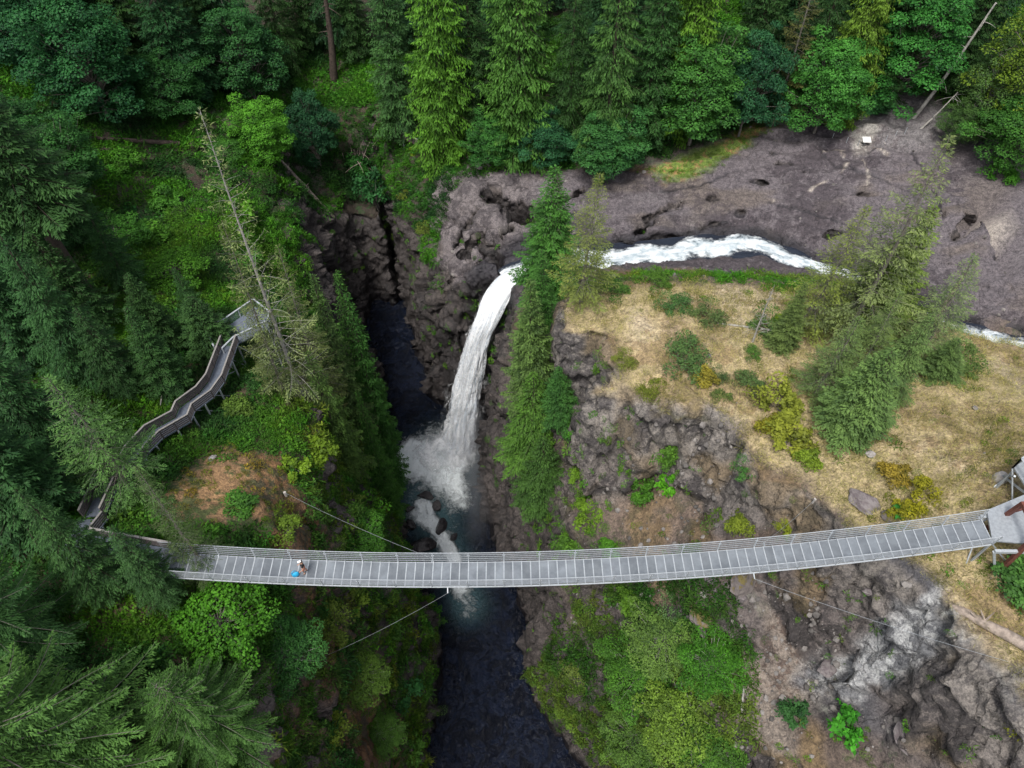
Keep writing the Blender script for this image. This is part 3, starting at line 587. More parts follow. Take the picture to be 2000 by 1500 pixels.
def splash():
    """the heap of broken water where the fall lands, spreading to the left"""
    e = P(893, 876, WZ); nr, na = 26, 60; r = np.linspace(0, 1, nr); an = np.arange(na) / na * 2 * math.pi; Rr, A = np.meshgrid(r, an, indexing='ij')
    lob = 4.4 + 6.4 * np.exp(-((np.angle(np.exp(1j * (A - R(190))))) / .8) ** 2) + 3.0 * np.exp(-((np.angle(np.exp(1j * (A - R(265))))) / .6) ** 2)
    x = e[0] + np.cos(A) * Rr * lob; y = e[1] + np.sin(A) * Rr * lob
    q = np.c_[x.ravel() * .6, y.ravel() * .6, 0 * x.ravel()]
    z = WZ - .2 + (3.4 * (1 - Rr) ** 1.5 + (1 - Rr) * 1.3 * fbm(q, 4, 71).reshape(x.shape)); i = np.arange(nr * na).reshape(nr, na); j = np.roll(i, -1, 1)
    Fq = np.stack([i[:-1], i[1:], j[1:], j[:-1]], -1).reshape(-1, 4)
    foam = (1.0 - .9 * Rr ** 1.1).ravel() + .1 * fbm(q, 4, 72)
    link('splash', np_mesh('splash', np.stack([x.ravel(), y.ravel(), z.ravel()], 1) - FINV, Fq, True, {'foam': foam, 'along': (Rr * lob).ravel(), 'across': (A * 1.2).ravel()}), fall, mat=rapid_mat('splash', .22, 1.05, (1.5, .5), True))
splash()
tag(fall, 'tall white waterfall plunging from the rock lip into the gorge', 'waterfall')
def mist():
    b0, b1 = np.array([-19., 44., WZ + .3]), np.array([3., 77., WZ + 26])
    mb = MB(); V = [(x, y, z) for z in (b0[2], b1[2]) for y in (b0[1], b1[1]) for x in (b0[0], b1[0])]
    mb.add(V, [(0, 2, 3, 1), (4, 5, 7, 6), (0, 1, 5, 4), (2, 6, 7, 3), (0, 4, 6, 2), (1, 3, 7, 5)])
    t = NT('mist'); t.n.remove(t.bsdf); pv = t.node('ShaderNodeVolumePrincipled'); pv.inputs['Color'].default_value = (.93, .95, 1, 1); pv.inputs['Anisotropy'].default_value = .2
    o = t.coords(); dens = None
    for (u, v, z, rx, ry, rz, k) in [(900,872,-52,4.5,4.5,6,.11),(922,930,-51,2.4,6,4.5,.045),(932,1000,-51,2.2,6,4.5,.028),(918,840,-46,2.6,2.6,8,.06)]:
        p = P(u, v, z); mp = t.node('ShaderNodeVectorMath', operation='SUBTRACT'); t.l(o, mp.inputs[0]); mp.inputs[1].default_value = p
        sc = t.node('ShaderNodeVectorMath', operation='DIVIDE'); t.l(mp.outputs[0], sc.inputs[0]); sc.inputs[1].default_value = (rx, ry, rz)
        ln = t.node('ShaderNodeVectorMath', operation='LENGTH'); t.l(sc.outputs[0], ln.inputs[0])
        g = t.math('MULTIPLY', t.ramp(ln.outputs['Value'], 0.1, 1.25, 1., 0.), k); dens = g if dens is None else t.math('ADD', dens, g)
    dens = t.math('MULTIPLY', dens, t.ramp(t.noise(.45, 3, .6, o), .3, .7, .35, 1.5)); t.l(dens, pv.inputs['Density'])
    t.l(pv.outputs[0], t.out.inputs['Volume']); o2 = mb.build('mist', t.m); tag(o2, 'pale spray drifting over the plunge pool', kind='stuff')
    t.m.cycles.volume_step_rate = 2.0 if hasattr(t.m.cycles, 'volume_step_rate') else None
mist()
# ------------------------------------------------------------------ footbridge
BX0, BX1 = -23.9, 31.4
_bp = np.array([(330,1101),(500,1111.5),(760,1121),(900,1121.5),(1050,1120.5),(1300,1106),(1650,1070.5),(1930,1032)], float)
_q = np.array([P(u, v, .003 * (P(u, v, 0)[0] + 4) ** 2) for u, v in _bp]); _cy = np.polyfit(_q[:, 0], _q[:, 1], 2)
def bpos(x): return np.array([x, np.polyval(_cy, x), .003 * (x + 4) ** 2])
bridge = empty('suspension_bridge', bpos(-3.5)); BO = np.array(bridge.location)
tag(bridge, 'long grey steel suspension footbridge with mesh sides spanning the gorge', 'bridge')
HW, PIT, RH = .82, .61, 1.25
NP = int((BX1 - BX0) / PIT); PIT = (BX1 - BX0) / NP
pm = MB(); pm.bar((-PIT / 2 + .035, 0, 0), (PIT / 2 - .035, 0, 0), HW * 2, .05); deck_me = pm.mesh('deck_panel', M['grate'])
cm = MB(); cm.bar((0, -HW - .06, 0), (0, HW + .06, 0), .07, .09); cross_me = cm.mesh('cross_beam', M['steel_white'])
po = MB(); po.bar((0, 0, -.12), (0, .1, RH), .06, .06); po.bar((0, .0, .1), (0, -.32, -.12), .045, .045); po.bar((-.09, .075, RH * .72), (.09, .075, RH * .72), .05, .05); post_me = po.mesh('rail_post', M['steel_white'])
for k in range(NP + 1):
    x = BX0 + k * PIT; p = bpos(x) - BO; q = bpos(x + .1) - bpos(x - .1); yaw = math.atan2(q[1], q[0]); slope = math.atan2(q[2], .2)
    c = link('cross_beam', cross_me, bridge, p + np.array([0, 0, .005]), yaw)
    if k < NP:
        pc = (bpos(x) + bpos(x + PIT)) / 2 - BO; o = link('deck_panel', deck_me, bridge, pc); o.rotation_euler = (0, -slope, yaw)
    if k % 4 == 2:
        for sd in (1, -1):
            nrm = np.array([-math.sin(yaw), math.cos(yaw), 0]) * sd
            o = link('rail_post', post_me, bridge, p + nrm * (HW + .06)); o.rotation_euler = (0, 0, yaw + (0 if sd > 0 else math.pi))
xs = np.linspace(BX0, BX1, 60)
def along(off, dz): return [bpos(x) + np.array([0, off, dz]) - BO for x in xs]
for sd in (1, -1):
    y_of = lambda h: sd * (HW + .06 + .1 * max(0, h) / RH)
    MB().tube(along(y_of(RH), RH), .028, 6).build('handrail_cable', M['steel_white'], bridge)
    for h in (.25, .5, .75, 1.0): MB().tube(along(y_of(h), h), .016, 4).build('side_cable', M['steel'], bridge)
    MB().tube(along(y_of(-.1), -.1), .055, 6).build('main_cable', M['steel_white'], bridge)
    for k in range(2, NP - 1, 4):                                # a wire net between each pair of posts
        a, b = BX0 + k * PIT, min(BX1, BX0 + (k + 4) * PIT); pa, pb = bpos(a) - BO, bpos(b) - BO
        lo, hi = np.array([0, y_of(.05), .05]), np.array([0, y_of(RH), RH - .03])
        MB().add([pa + lo, pb + lo, pb + hi, pa + hi], [(0, 1, 2, 3)]).build('wire_net', M['wire'], bridge)
def guy(name, x, sd, target, label):
    a = bpos(x) + np.array([0, sd * (HW + .1), -.12]); g = empty(name, target); o = np.array(g.location)
    br = a + np.array([.02, sd * .35, -.1]); t = np.linspace(0, 1, 24)[:, None]; c = br + (np.array(target) - br) * t; c[:, 2] -= (4 * t * (1 - t) * .5)[:, 0]
    MB().tube(c - o, .012, 5).build('cable', M['steel'], g); MB().bar(a - o, br - o, .07).build('bracket', M['steel_white'], g)
    MB().tube([np.array([0, 0, -.6]), np.array([0, 0, .04])], .12, 8).build('anchor', M['concrete'], g)
    tag(g, label, 'cable', 'wind guy cables of the footbridge')
guy('guy_cable', -4.4, -1, G(620, 1288), 'steel guy cable running from bridge middle down to lower left cliff')
guy('guy_cable', -5.6, 1, G(556, 962), 'steel guy cable running from bridge middle up to left bank')
guy('guy_cable', 16.3, -1, P(2040, 1312, 0), 'steel guy cable running from right part of bridge to lower right bank')
guy('guy_cable', 17.4, 1, G(1592, 976), 'steel guy cable running from right part of bridge to bluff edge')

# ------------------------------------------------------------------ walkways, platforms and landings
def rail_run(parent, o, pts3, planks=True, h=1.07, step=1.7, off=(0, 0), top=None):
    """one side of a railing: posts, planks and a top rail along a 3-D polyline"""
    for a, b in zip(pts3[:-1], pts3[1:]):
        a, b = np.array(a) - o, np.array(b) - o; L = np.linalg.norm(b - a); n = max(1, int(round(L / step)))
        for k in range(n): MB().bar(a + (b - a) * k / n + (0, 0, -.15), a + (b - a) * k / n + (0, 0, h), .09).build('rail_post', M['wood'] if planks else M['steel_white'], parent)
        if planks:
            for q in (.2, .42, .64, .86): MB().bar(a + (0, 0, q * h), b + (0, 0, q * h), .045, .14).build('rail_plank', M['wood'], parent)
        else:
            MB().add([a + (0, 0, .08), b + (0, 0, .08), b + (0, 0, h), a + (0, 0, h)], [(0, 1, 2, 3)]).build('wire_net', M['wire'], parent)
        MB().bar(a + (0, 0, h + .03), b + (0, 0, h + .03), .15, .05).build('top_rail', M[top or ('wood_rail' if planks else 'steel_white')], parent)
    MB().bar(np.array(pts3[-1]) - o + (0, 0, -.15), np.array(pts3[-1]) - o + (0, 0, h), .09).build('rail_post', M['wood'] if planks else M['steel_white'], parent)
def support(parent, o, p, zdeck):
    g = hz(p[0], p[1])
    if zdeck - g > .5: MB().bar(np.array([p[0], p[1], g - .4]) - o, np.array([p[0], p[1], zdeck - .1]) - o, .12).build('support_leg', M['steel_white'], parent)
def walkway(name, path, width, label, cat, planks=True, deck='deck_dark', rails=(1, -1), skip=()):
    c = np.array([P(u, v, z) for u, v, z in path]); e = empty(name, c[len(c) // 2]); o = np.array(e.location)
    d = np.diff(c[:, :2], axis=0); d /= np.linalg.norm(d, axis=1)[:, None]; nr = np.c_[-d[:, 1], d[:, 0]]
    mn = np.array([nr[0]] + [(nr[k] + nr[k + 1]) / max(.6, np.linalg.norm(nr[k] + nr[k + 1]) ** 2 / 2) for k in range(len(nr) - 1)] + [nr[-1]])
    Lp = np.c_[c[:, :2] + mn * width / 2, c[:, 2]]; Rp = np.c_[c[:, :2] - mn * width / 2, c[:, 2]]
    for k in range(len(c) - 1):
        q = [Lp[k], Lp[k + 1], Rp[k + 1], Rp[k]]; V = [a - o for a in q] + [a - o - (0, 0, .12) for a in q]
        MB().add(V, [(3, 2, 1, 0), (4, 5, 6, 7), (0, 1, 5, 4), (1, 2, 6, 5), (2, 3, 7, 6), (3, 0, 4, 7)]).build('deck_section', M[deck], e)
        for s in (Lp, Rp):
            m = (s[k] + s[k + 1]) / 2; support(e, o, m, m[2])
        A, B = Lp[k], Rp[k + 1]
        ga, gb = hz(*A[:2]), hz(*B[:2])
        if min(A[2] - ga, B[2] - gb) > 1.6: MB().bar(np.array([A[0], A[1], ga]) - o, B - o - (0, 0, .2), .07).build('brace', M['steel_white'], e)
    if 1 in rails: rail_run(e, o, Lp, planks)
    if -1 in rails: rail_run(e, o, Rp, planks)
    tag(e, label, cat); return e
M['deck_dark'] = simple('walkway_grating', (.15, .175, .22), .55, .25, .25, 5, .1)
walkway('boardwalk', [(452,668,-7.4),(424,745,-6.4),(404,772,-6.0),(366,800,-5.2),(358,820,-5.0),(305,850,-4.0),(272,885,-3.2),(262,905,-2.8),(214,946,-1.6),(186,1008,-.5)], 1.45, 'zigzag wooden boardwalk with plank railings climbing the left bank', 'boardwalk')
walkway('bridge_approach', [(182,1014,-.4),(150,1066,.5),(225,1082,.9),(330,1101,1.15)], 2.1, 'walkway joining the boardwalk to the left bridge end under firs', 'walkway', rails=(1,))
def platform(name, corners, zd, label, cat, planks=False, open_edge=(), deck='deck_dark'):
    c = np.array([P(u, v, zd) for u, v in corners]); e = empty(name, c.mean(0)); o = np.array(e.location); n = len(c)
    V = [a - o for a in c] + [a - o - (0, 0, .14) for a in c]
    MB().add(V, [tuple(range(n - 1, -1, -1)), tuple(range(n, 2 * n))] + [(k, (k + 1) % n, n + (k + 1) % n, n + k) for k in range(n)]).build('deck', M[deck], e)
    for k in range(n):
        support(e, o, c[k] * .93 + c.mean(0) * .07, zd)
        if k not in open_edge: rail_run(e, o, [c[k], c[(k + 1) % n]], planks)
    m = c.mean(0)
    for k in range(n):
        g = hz(*c[k][:2]); 
        if zd - g > 1.5: MB().bar(np.array([c[k][0], c[k][1], g]) - o, c[(k + 1) % n] - o - (0, 0, .2), .08).build('brace', M['steel_white'], e)
    tag(e, label, cat); return e
platform('viewing_platform', [(405,652),(440,640),(500,598),(530,622),(528,640),(462,672),(440,694),(424,690)], -7.4, 'steel viewing platform with mesh railing among the left bank firs', 'platform', open_edge=(6,))
platform('viewing_platform', [(784,268),(805,254),(850,262),(852,292),(822,286)], -26.6, 'small brown timber lookout deck at the far forest edge', 'platform', True, (1,), 'deck_brown') if M.setdefault('deck_brown', simple('brown_deck', (.2, .145, .13), .85, 0, .3, 6, .3)) else None
platform('bridge_landing', [(1928,996),(2010,962),(2160,930),(2160,1060),(2010,1062),(1938,1056)], bpos(BX1)[2], 'grey steel landing deck at the right end of the footbridge', 'landing', open_edge=(5, 2, 0, 4), deck='steel')
platform('viewing_platform', [(1980,912),(2050,868),(2140,900),(2140,1000),(2012,962)], 3.4, 'pale steel platform corner standing on the dry grass bluff', 'platform', open_edge=(1, 2, 3), deck='steel')
def tower():
    b = bpos(BX1); e = empty('bridge_tower', b + np.array([1.6, 0, 0])); o = np.array(e.location)
    for sd in (1, -1):
        foot = b + np.array([1.7, sd * 1.5, -3.]); top = b + np.array([1.9, sd * 1.1, 1.9])
        MB().bar(foot - o, top - o, .3, .22).build('tower_leg', M['rust'], e)
        MB().bar(b + np.array([2.2, sd * 1.35, .4]) - o, b + np.array([4.6, sd * 1.7, 1.6]) - o, .22, .2).build('back_stay', M['rust'], e)
        MB().bar(b + np.array([.2, sd * 1.25, -.35]) - o, b + np.array([5, sd * 1.3, -.35]) - o, .2, .25).build('floor_beam', M['steel_white'], e)
        MB().bar(b + np.array([.2, sd * 1.25, -.4]) - o, b + np.array([1.5, sd * 1.3, -3.]) - o, .16).build('strut', M['steel_white'], e)
    MB().bar(b + np.array([1.9, -1.15, 1.75]) - o, b + np.array([1.9, 1.15, 1.75]) - o, .24).build('cross_head', M['rust'], e)
    tag(e, 'dark red steel portal holding the bridge cables at right landing', 'tower')
tower()
f = G(1953, 935); fo = MB(); fo.tube([f - (0, 0, .5), f + (0, 0, .15), f + (0, 0, .55)], [.55, .5, .34], 10)
e = empty('footing', f); o = np.array(e.location); fo.v = [tuple(np.array(q) - o) for q in fo.v]; fo.build('concrete_block', M['concrete'], e)
tgt = P(1985, 960, 2.8); MB().bar(np.array([0, 0, .4]), P(1982, 930, 3.1) - o, .13).build('strut', M['steel_white'], e); MB().bar(np.array([0, 0, .4]), P(2004, 964, 3.1) - o, .13).build('strut', M['steel_white'], e)
tag(e, 'round concrete footing with pale struts beside the steel platform', 'footing')
# ------------------------------------------------------------------ plants: blades, conifers, broadleaves, shrubs
def unit(a): return a / np.maximum(1e-9, np.linalg.norm(a, axis=-1, keepdims=True))
def blades(p, d, s, l, wd, mid=.45):
    """one kite-shaped leaf per row: base, direction, side vector, length, width -> verts, faces"""
    d = unit(d); s = unit(s - d * (s * d).sum(1)[:, None]); l = np.asarray(l)[:, None]; wd = np.asarray(wd)[:, None]
    v = np.stack([p, p + d * l * mid + s * wd / 2, p + d * l, p + d * l * mid - s * wd / 2], 1).reshape(-1, 3)
    return v, np.arange(len(v)).reshape(-1, 4)
def tubes3(paths, rads, n=4):
    """many thin tubes of equal point count: paths (B,K,3), rads (B,K)"""
    B, K, _ = paths.shape; t = unit(np.gradient(paths, axis=1)); ref = np.zeros_like(t); ref[..., 2] = 1; ref[np.abs(t[..., 2]) > .9] = (1, 0, 0)
    a = unit(np.cross(t, ref)); b = np.cross(t, a); an = np.arange(n) / n * 2 * math.pi
    v = paths[:, :, None] + rads[:, :, None, None] * (a[:, :, None] * np.cos(an)[None, None, :, None] + b[:, :, None] * np.sin(an)[None, None, :, None])
    i = np.arange(B * K * n).reshape(B, K, n); j = np.roll(i, -1, 2)
    return v.reshape(-1, 3), np.stack([i[:, :-1], j[:, :-1], j[:, 1:], i[:, 1:]], -1).reshape(-1, 4)
def trunk_mesh(name, H, r0, r1, rg, mat, n=9, bend=.01, K=12):
    t = np.linspace(0, 1, K); p = np.c_[bend * H * np.sin(t * 3 + rg.random() * 6), bend * H * np.cos(t * 2.3 + rg.random() * 6), t * H]; p[:, :2] -= p[0, :2]
    rad = r1 + (r0 - r1) * (1 - t) ** 1.1; rad[0] *= 1.35; p[0, 2] = -1.2
    v, f = tubes3(p[None], rad[None], n); v = v + .12 * r0 * fbm(v * 3, 2, 5)[:, None]
    me = np_mesh(name, v, f, True); me.materials.append(mat); return me, p
def conifer(key, seed, H, Rad, nb=120, base=.12, e_lo=-.15, e_hi=.6, droop=.25, tip=.12, tw=.36, bl=.2, bl_l=.36, bl_w=.11, hang=.35, frond=.42, power=.8, fill=1., inner=.12, bark='bark', r0=.4, up=.25, wood_r=.035, tmax=1.7, gaps=0.):
    rg = np.random.default_rng(seed); Pp, Dd, Sd, Ln, Wd, Vr = [], [], [], [], [], []; wood, wrad = [], []
    K = 9; s = np.linspace(0, 1, K)
    for k in range(nb):
        t = (k + rg.random()) / nb; hgt = H * (base + (1 - base) * t)
        prof = (1 - t) ** power * (.55 + .45 * min(1, t / .12)) + .03
        L = Rad * prof * rg.uniform(.68, 1.12); az = k * 2.39996 + rg.uniform(-.45, .45)
        if gaps and rg.random() < gaps: L *= rg.uniform(.25, .6)
        e0 = e_lo + (e_hi - e_lo) * t ** 1.2 + rg.uniform(-.12, .12)
        dr, tp = droop * rg.uniform(.7, 1.3), tip * rg.uniform(.5, 1.5); h2 = np.array([math.cos(az), math.sin(az), 0]); sw = rg.uniform(-.25, .25); pr = np.array([-h2[1], h2[0], 0])
        pos = lambda q: np.array([0, 0, hgt]) + h2 * (L * q * math.cos(e0))[:, None] + pr * (sw * L * q ** 2)[:, None] + np.array([0, 0, 1.]) * (L * (math.sin(e0) * q - dr * q ** 2 + tp * q ** 3))[:, None]
        c = pos(s); wood.append(c); wrad.append(wood_r * (.35 + .65 * L / Rad) * (1.1 - s))
        if rg.random() > fill: continue
        n = max(3, int(L / tw)); q = np.linspace(inner, 1, n) + rg.uniform(-.3, .3, n) * tw / max(L, .5); q = np.clip(q, .03, 1)
        q = np.r_[q, q]; sd = np.r_[np.ones(n), -np.ones(n)]; b0 = pos(q); bt = unit(pos(q + .02) - b0)
        lt = np.minimum(tmax, frond * L * np.clip(1.02 - q, 0, 1) ** .75 * np.clip(q / .25 + .35, 0, 1) + bl * 1.2) * rg.uniform(.7, 1.15, 2 * n)
        an = np.radians(62 - 30 * q); sv = unit(np.cross(np.array([0, 0, 1.]), bt)); td = unit(bt * np.cos(an)[:, None] + sv * (np.sin(an) * sd)[:, None])
        m = max(2, int(lt.max() / bl)); g = (np.arange(m) + .5) / m
        bp = b0[:, None] + td[:, None] * (lt[:, None] * g)[..., None]; bp[..., 2] -= hang * lt[:, None] * g ** 1.6
        d0 = td[:, None].repeat(m, 1).copy(); alt = np.where(np.arange(m) % 2, 1., -1.)[None, :, None]; d0 = d0 + alt * bt[:, None] * .55
        d0[..., 2] -= hang * (.6 + g) ; d0 = d0 + rg.normal(0, .22, d0.shape)
        ok = (lt[:, None] * g.max() > lt.max() * g * rg.uniform(.55, 1.1, (2 * n, m)) * .8) & (rg.random((2 * n, m)) < .95)
        sv2 = np.cross(d0, np.array([0, 0, 1.])) + rg.normal(0, .35 + up, d0.shape)
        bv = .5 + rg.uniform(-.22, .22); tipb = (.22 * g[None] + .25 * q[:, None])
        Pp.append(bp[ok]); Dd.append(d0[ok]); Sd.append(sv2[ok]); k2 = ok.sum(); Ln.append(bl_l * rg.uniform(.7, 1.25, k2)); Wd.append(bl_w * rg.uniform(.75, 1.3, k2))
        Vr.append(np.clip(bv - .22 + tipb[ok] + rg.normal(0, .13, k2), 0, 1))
    tm, tp_ = trunk_mesh(key + '_trunk', H, r0, .03, rg, M[bark])
    v, f = blades(np.concatenate(Pp), np.concatenate(Dd), np.concatenate(Sd), np.concatenate(Ln), np.concatenate(Wd))
    bx = np.interp(v[:, 2], tp_[:, 2], tp_[:, 0]); by = np.interp(v[:, 2], tp_[:, 2], tp_[:, 1]); v[:, 0] += bx; v[:, 1] += by
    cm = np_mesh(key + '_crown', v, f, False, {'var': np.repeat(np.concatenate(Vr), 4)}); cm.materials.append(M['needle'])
    wv, wf = tubes3(np.array(wood), np.array(wrad), 3); wm = np_mesh(key + '_limbs', wv, wf, True); wm.materials.append(M[bark])
    return dict(trunk=tm, crown=cm, branches=wm, H=H, R=Rad)
def broadleaf(key, seed, H, Rad, clumps=70, per=120, leaf=.34, base=.2, flat=.5, cr=1.15, bark='bark_grey', r0=.22, mat='leaf', drop=.25, sparse=1.):
    rg = np.random.default_rng(seed); Pp, Dd, Sd, Ln, Vr, wood = [], [], [], [], [], []
    tm, tp_ = trunk_mesh(key + '_trunk', H * .86, r0, .05, rg, M[bark], 7, .02)
    for k in range(clumps):
        z = 1 - 2 * ((k + .5) / clumps) * .86; az = k * 2.39996 + rg.uniform(-.3, .3); rr = math.sqrt(max(0, 1 - z * z)) * (1.08 if z < .2 else 1); fr = rg.uniform(.6, 1.05) * (1 + .38 * float(fbm(np.array([[math.cos(az) * rr * 1.6, math.sin(az) * rr * 1.6, z * 1.6 + seed]]), 2, seed)[0]) * 1.6)
        cz = H * (base + (1 - base) * (.5 + .5 * z * fr)) - .3; c = np.array([math.cos(az) * rr * Rad * fr, math.sin(az) * rr * Rad * fr, cz])
        r = cr * rg.uniform(.65, 1.3); n = int(per * (r / cr) ** 2 * sparse); th = rg.uniform(0, 2 * math.pi, n); zz = rg.uniform(-.35, 1, n); ro = np.sqrt(1 - zz * zz); nr = np.c_[ro * np.cos(th), ro * np.sin(th), zz]
        out = np.array([math.cos(az), math.sin(az), 0]); p = c + nr * np.array([r, r, r * flat]) * rg.uniform(.7, 1.05, n)[:, None]; p[:, 2] -= drop * ((p[:, :2] - c[:2]) @ out[:2]) * .6
        nn = unit(nr * .6 + np.array([0, 0, .75]) + rg.normal(0, .38, (n, 3))); d = unit(np.cross(nn, rg.normal(0, 1, (n, 3)))); d = unit(d + out * .5 - np.array([0, 0, .25])); s = np.cross(nn, d)
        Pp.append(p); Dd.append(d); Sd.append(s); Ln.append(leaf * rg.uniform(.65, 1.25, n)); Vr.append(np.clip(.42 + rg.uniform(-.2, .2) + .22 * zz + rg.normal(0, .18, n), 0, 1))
        hz0 = np.clip(cz * rg.uniform(.35, .75), H * .08, H * .8); t0 = np.array([np.interp(hz0, tp_[:, 2], tp_[:, 0]), np.interp(hz0, tp_[:, 2], tp_[:, 1]), hz0])
        q = np.linspace(0, 1, 5)[:, None]; wood.append(t0 + (c - t0) * q + np.array([0, 0, 1.]) * (.5 * q * (1 - q) * rg.uniform(-.3, 1.)))
    l = np.concatenate(Ln); v, f = blades(np.concatenate(Pp), np.concatenate(Dd), np.concatenate(Sd), l, l * .72, .5)
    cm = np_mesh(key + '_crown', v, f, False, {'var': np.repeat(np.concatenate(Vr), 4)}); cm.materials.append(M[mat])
    wv, wf = tubes3(np.array(wood), np.tile(np.linspace(.3 * r0, .06 * r0, 5), (len(wood), 1)), 4); wm = np_mesh(key + '_limbs', wv, wf, True); wm.materials.append(M[bark])
    return dict(trunk=tm, crown=cm, branches=wm, H=H, R=Rad)
def shrub(key, seed, leaf=.13, n=1500, stems=9, lump=9, H=1.0, tall=.0):
    """bush about one metre in radius: arching stems and leaves in uneven lumps"""
    rg = np.random.default_rng(seed); c = rg.normal(0, 1, (lump, 3)); c[:, 2] = np.abs(c[:, 2]); c = unit(c) * rg.uniform(.3, .95, (lump, 1)) * np.array([1, 1, H]); c[:, 2] += .22 * H
    k = rg.integers(0, lump, n); r = rg.uniform(.14, .44, lump)[k]; nr = unit(rg.normal(0, 1, (n, 3))); nr[:, 2] = np.abs(nr[:, 2]) * 1.2 - .35; p = c[k] + nr * (r * rg.uniform(.6, 1.1, n))[:, None]; p[:, 2] = np.maximum(.02, p[:, 2])
    nn = unit(nr * .7 + np.array([0, 0, .6]) + rg.normal(0, .45, (n, 3))); d = unit(np.cross(nn, rg.normal(0, 1, (n, 3))) + tall * np.array([0, 0, 1.])); l = leaf * rg.uniform(.6, 1.3, n)
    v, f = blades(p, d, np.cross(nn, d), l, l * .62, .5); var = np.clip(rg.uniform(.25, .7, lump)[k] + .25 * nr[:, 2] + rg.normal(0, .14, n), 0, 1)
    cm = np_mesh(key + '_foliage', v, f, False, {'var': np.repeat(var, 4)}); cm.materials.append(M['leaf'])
    q = np.linspace(0, 1, 5)[:, None]; st = np.array([np.r_[[[0, 0, -.15]], (c[i % lump] * q[1:] + np.array([0, 0, .12]) * q[1:] * (1 - q[1:]))] for i in range(stems)]); st[:, 0, :2] += rg.normal(0, .08, (stems, 2))
    wv, wf = tubes3(st, np.tile(np.linspace(.022, .006, 5), (stems, 1)), 3); wm = np_mesh(key + '_stems', wv, wf, True); wm.materials.append(M['bark_grey'])
    return dict(foliage=cm, stems=wm)
def snag(key, seed, H, r0, nb, Rad, bark='bark_pale', droop=.1):
    rg = np.random.default_rng(seed); tm, tp_ = trunk_mesh(key + '_trunk', H, r0, r0 * .15, rg, M[bark], 7, .006); K = 6; s = np.linspace(0, 1, K)[:, None]; wood, rad = [], []
    for k in range(nb):
        t = rg.uniform(.15, .97); az = rg.uniform(0, 6.28); L = Rad * (1.1 - t) * rg.uniform(.4, 1.2); e = rg.uniform(-.2, .5); d = np.array([math.cos(az), math.sin(az), math.tan(e)])
        b = np.array([np.interp(t * H, tp_[:, 2], tp_[:, 0]), np.interp(t * H, tp_[:, 2], tp_[:, 1]), t * H]); c = b + d * L * s + rg.normal(0, .06 * L, 3) * s ** 2 - np.array([0, 0, droop * L]) * s ** 2; wood.append(c); rad.append(np.linspace(.13 * r0 + .012, .006, K))
        for _ in range(2):
            q = rg.uniform(.3, .8); c2 = (b + d * L * q) + unit(d + rg.normal(0, .6, 3)) * (L * .45 * s); wood.append(c2); rad.append(np.linspace(.06 * r0 + .008, .004, K))
    wv, wf = tubes3(np.array(wood), np.array(rad), 3); wm = np_mesh(key + '_limbs', wv, wf, True); wm.materials.append(M[bark]); return dict(trunk=tm, branches=wm, H=H, R=Rad)
KIND = {}
for k in range(3): KIND['fir%d' % k] = conifer('fir%d' % k, 100 + k, 26, 4.6, 230, .04, -.1, .55, .3, .14, .27, .15, .4, .12, .42, tmax=1.5, inner=.16)
for k in range(2): KIND['hem%d' % k] = conifer('hem%d' % k, 200 + k, 24, 5.0, 190, .05, .15, .6, .5, .1, .27, .14, .36, .1, .6, tmax=1.6, inner=.2)
for k in range(3): KIND['cedar%d' % k] = conifer('cedar%d' % k, 300 + k, 32, 4.6, 300, .01, -.05, .45, .55, .3, .34, .18, .44, .14, 1.0, power=.5, tmax=1.3, up=.3, inner=.25)
for k in range(2): KIND['spruce%d' % k] = conifer('spruce%d' % k, 400 + k, 32, 5.0, 190, .05, .05, .5, .28, .2, .34, .17, .36, .085, .35, bark='bark_grey', r0=.27, inner=.3, wood_r=.035, frond=.34, gaps=.25)
KIND['spruce2'] = conifer('spruce2', 405, 32, 5.0, 175, .12, .05, .45, .25, .22, .42, .2, .34, .075, .3, bark='bark_pale', r0=.3, inner=.42, wood_r=.04, frond=.28, gaps=.3)
KIND['hero'] = conifer('hero', 500, 24, 8.2, 170, .06, .02, .55, .42, .3, .22, .11, .27, .075, .5, r0=.45, wood_r=.06, frond=.34, tmax=1.6, bark='bark_grey')
KIND['maple0'] = broadleaf('maple0', 600, 14, 4.6, 120, 210, .27, .1, .4); KIND['maple1'] = broadleaf('maple1', 601, 15, 4.2, 120, 210, .27, .06, .4); KIND['maple2'] = broadleaf('maple2', 602, 12, 5, 120, 210, .27, .1, .42)
KIND['maple3'] = broadleaf('maple3', 603, 8, 5, 60, 130, .36, .1, .45, 1.25, sparse=.8)
KIND['firhigh'] = conifer('firhigh', 510, 34, 4.6, 170, .42, -.1, .55, .3, .14, .27, .16, .42, .12, .42, tmax=1.5, inner=.16, r0=.62)
KIND['alder0'] = broadleaf('alder0', 610, 16, 4, 110, 150, .24, .15, .7, 1.0, 'bark_pale', .2, drop=.4); KIND['alder1'] = broadleaf('alder1', 611, 14, 4.2, 110, 150, .24, .1, .7, 1.0, 'bark_pale', .2, drop=.4)
for k in range(3): KIND['shrub%d' % k] = shrub('shrub%d' % k, 700 + k, .13, 1700, 14, 15)
KIND['bushfine'] = shrub('bushfine', 710, .085, 2400, 18, 18); KIND['bushbig'] = shrub('bushbig', 711, .24, 620, 8, 10)
for k in range(2): KIND['snag%d' % k] = snag('snag%d' % k, 800 + k, 14, .2, 46, 2.6)
KIND['stump'] = snag('stump', 810, 9, .55, 9, 1.6, 'dead_wood')
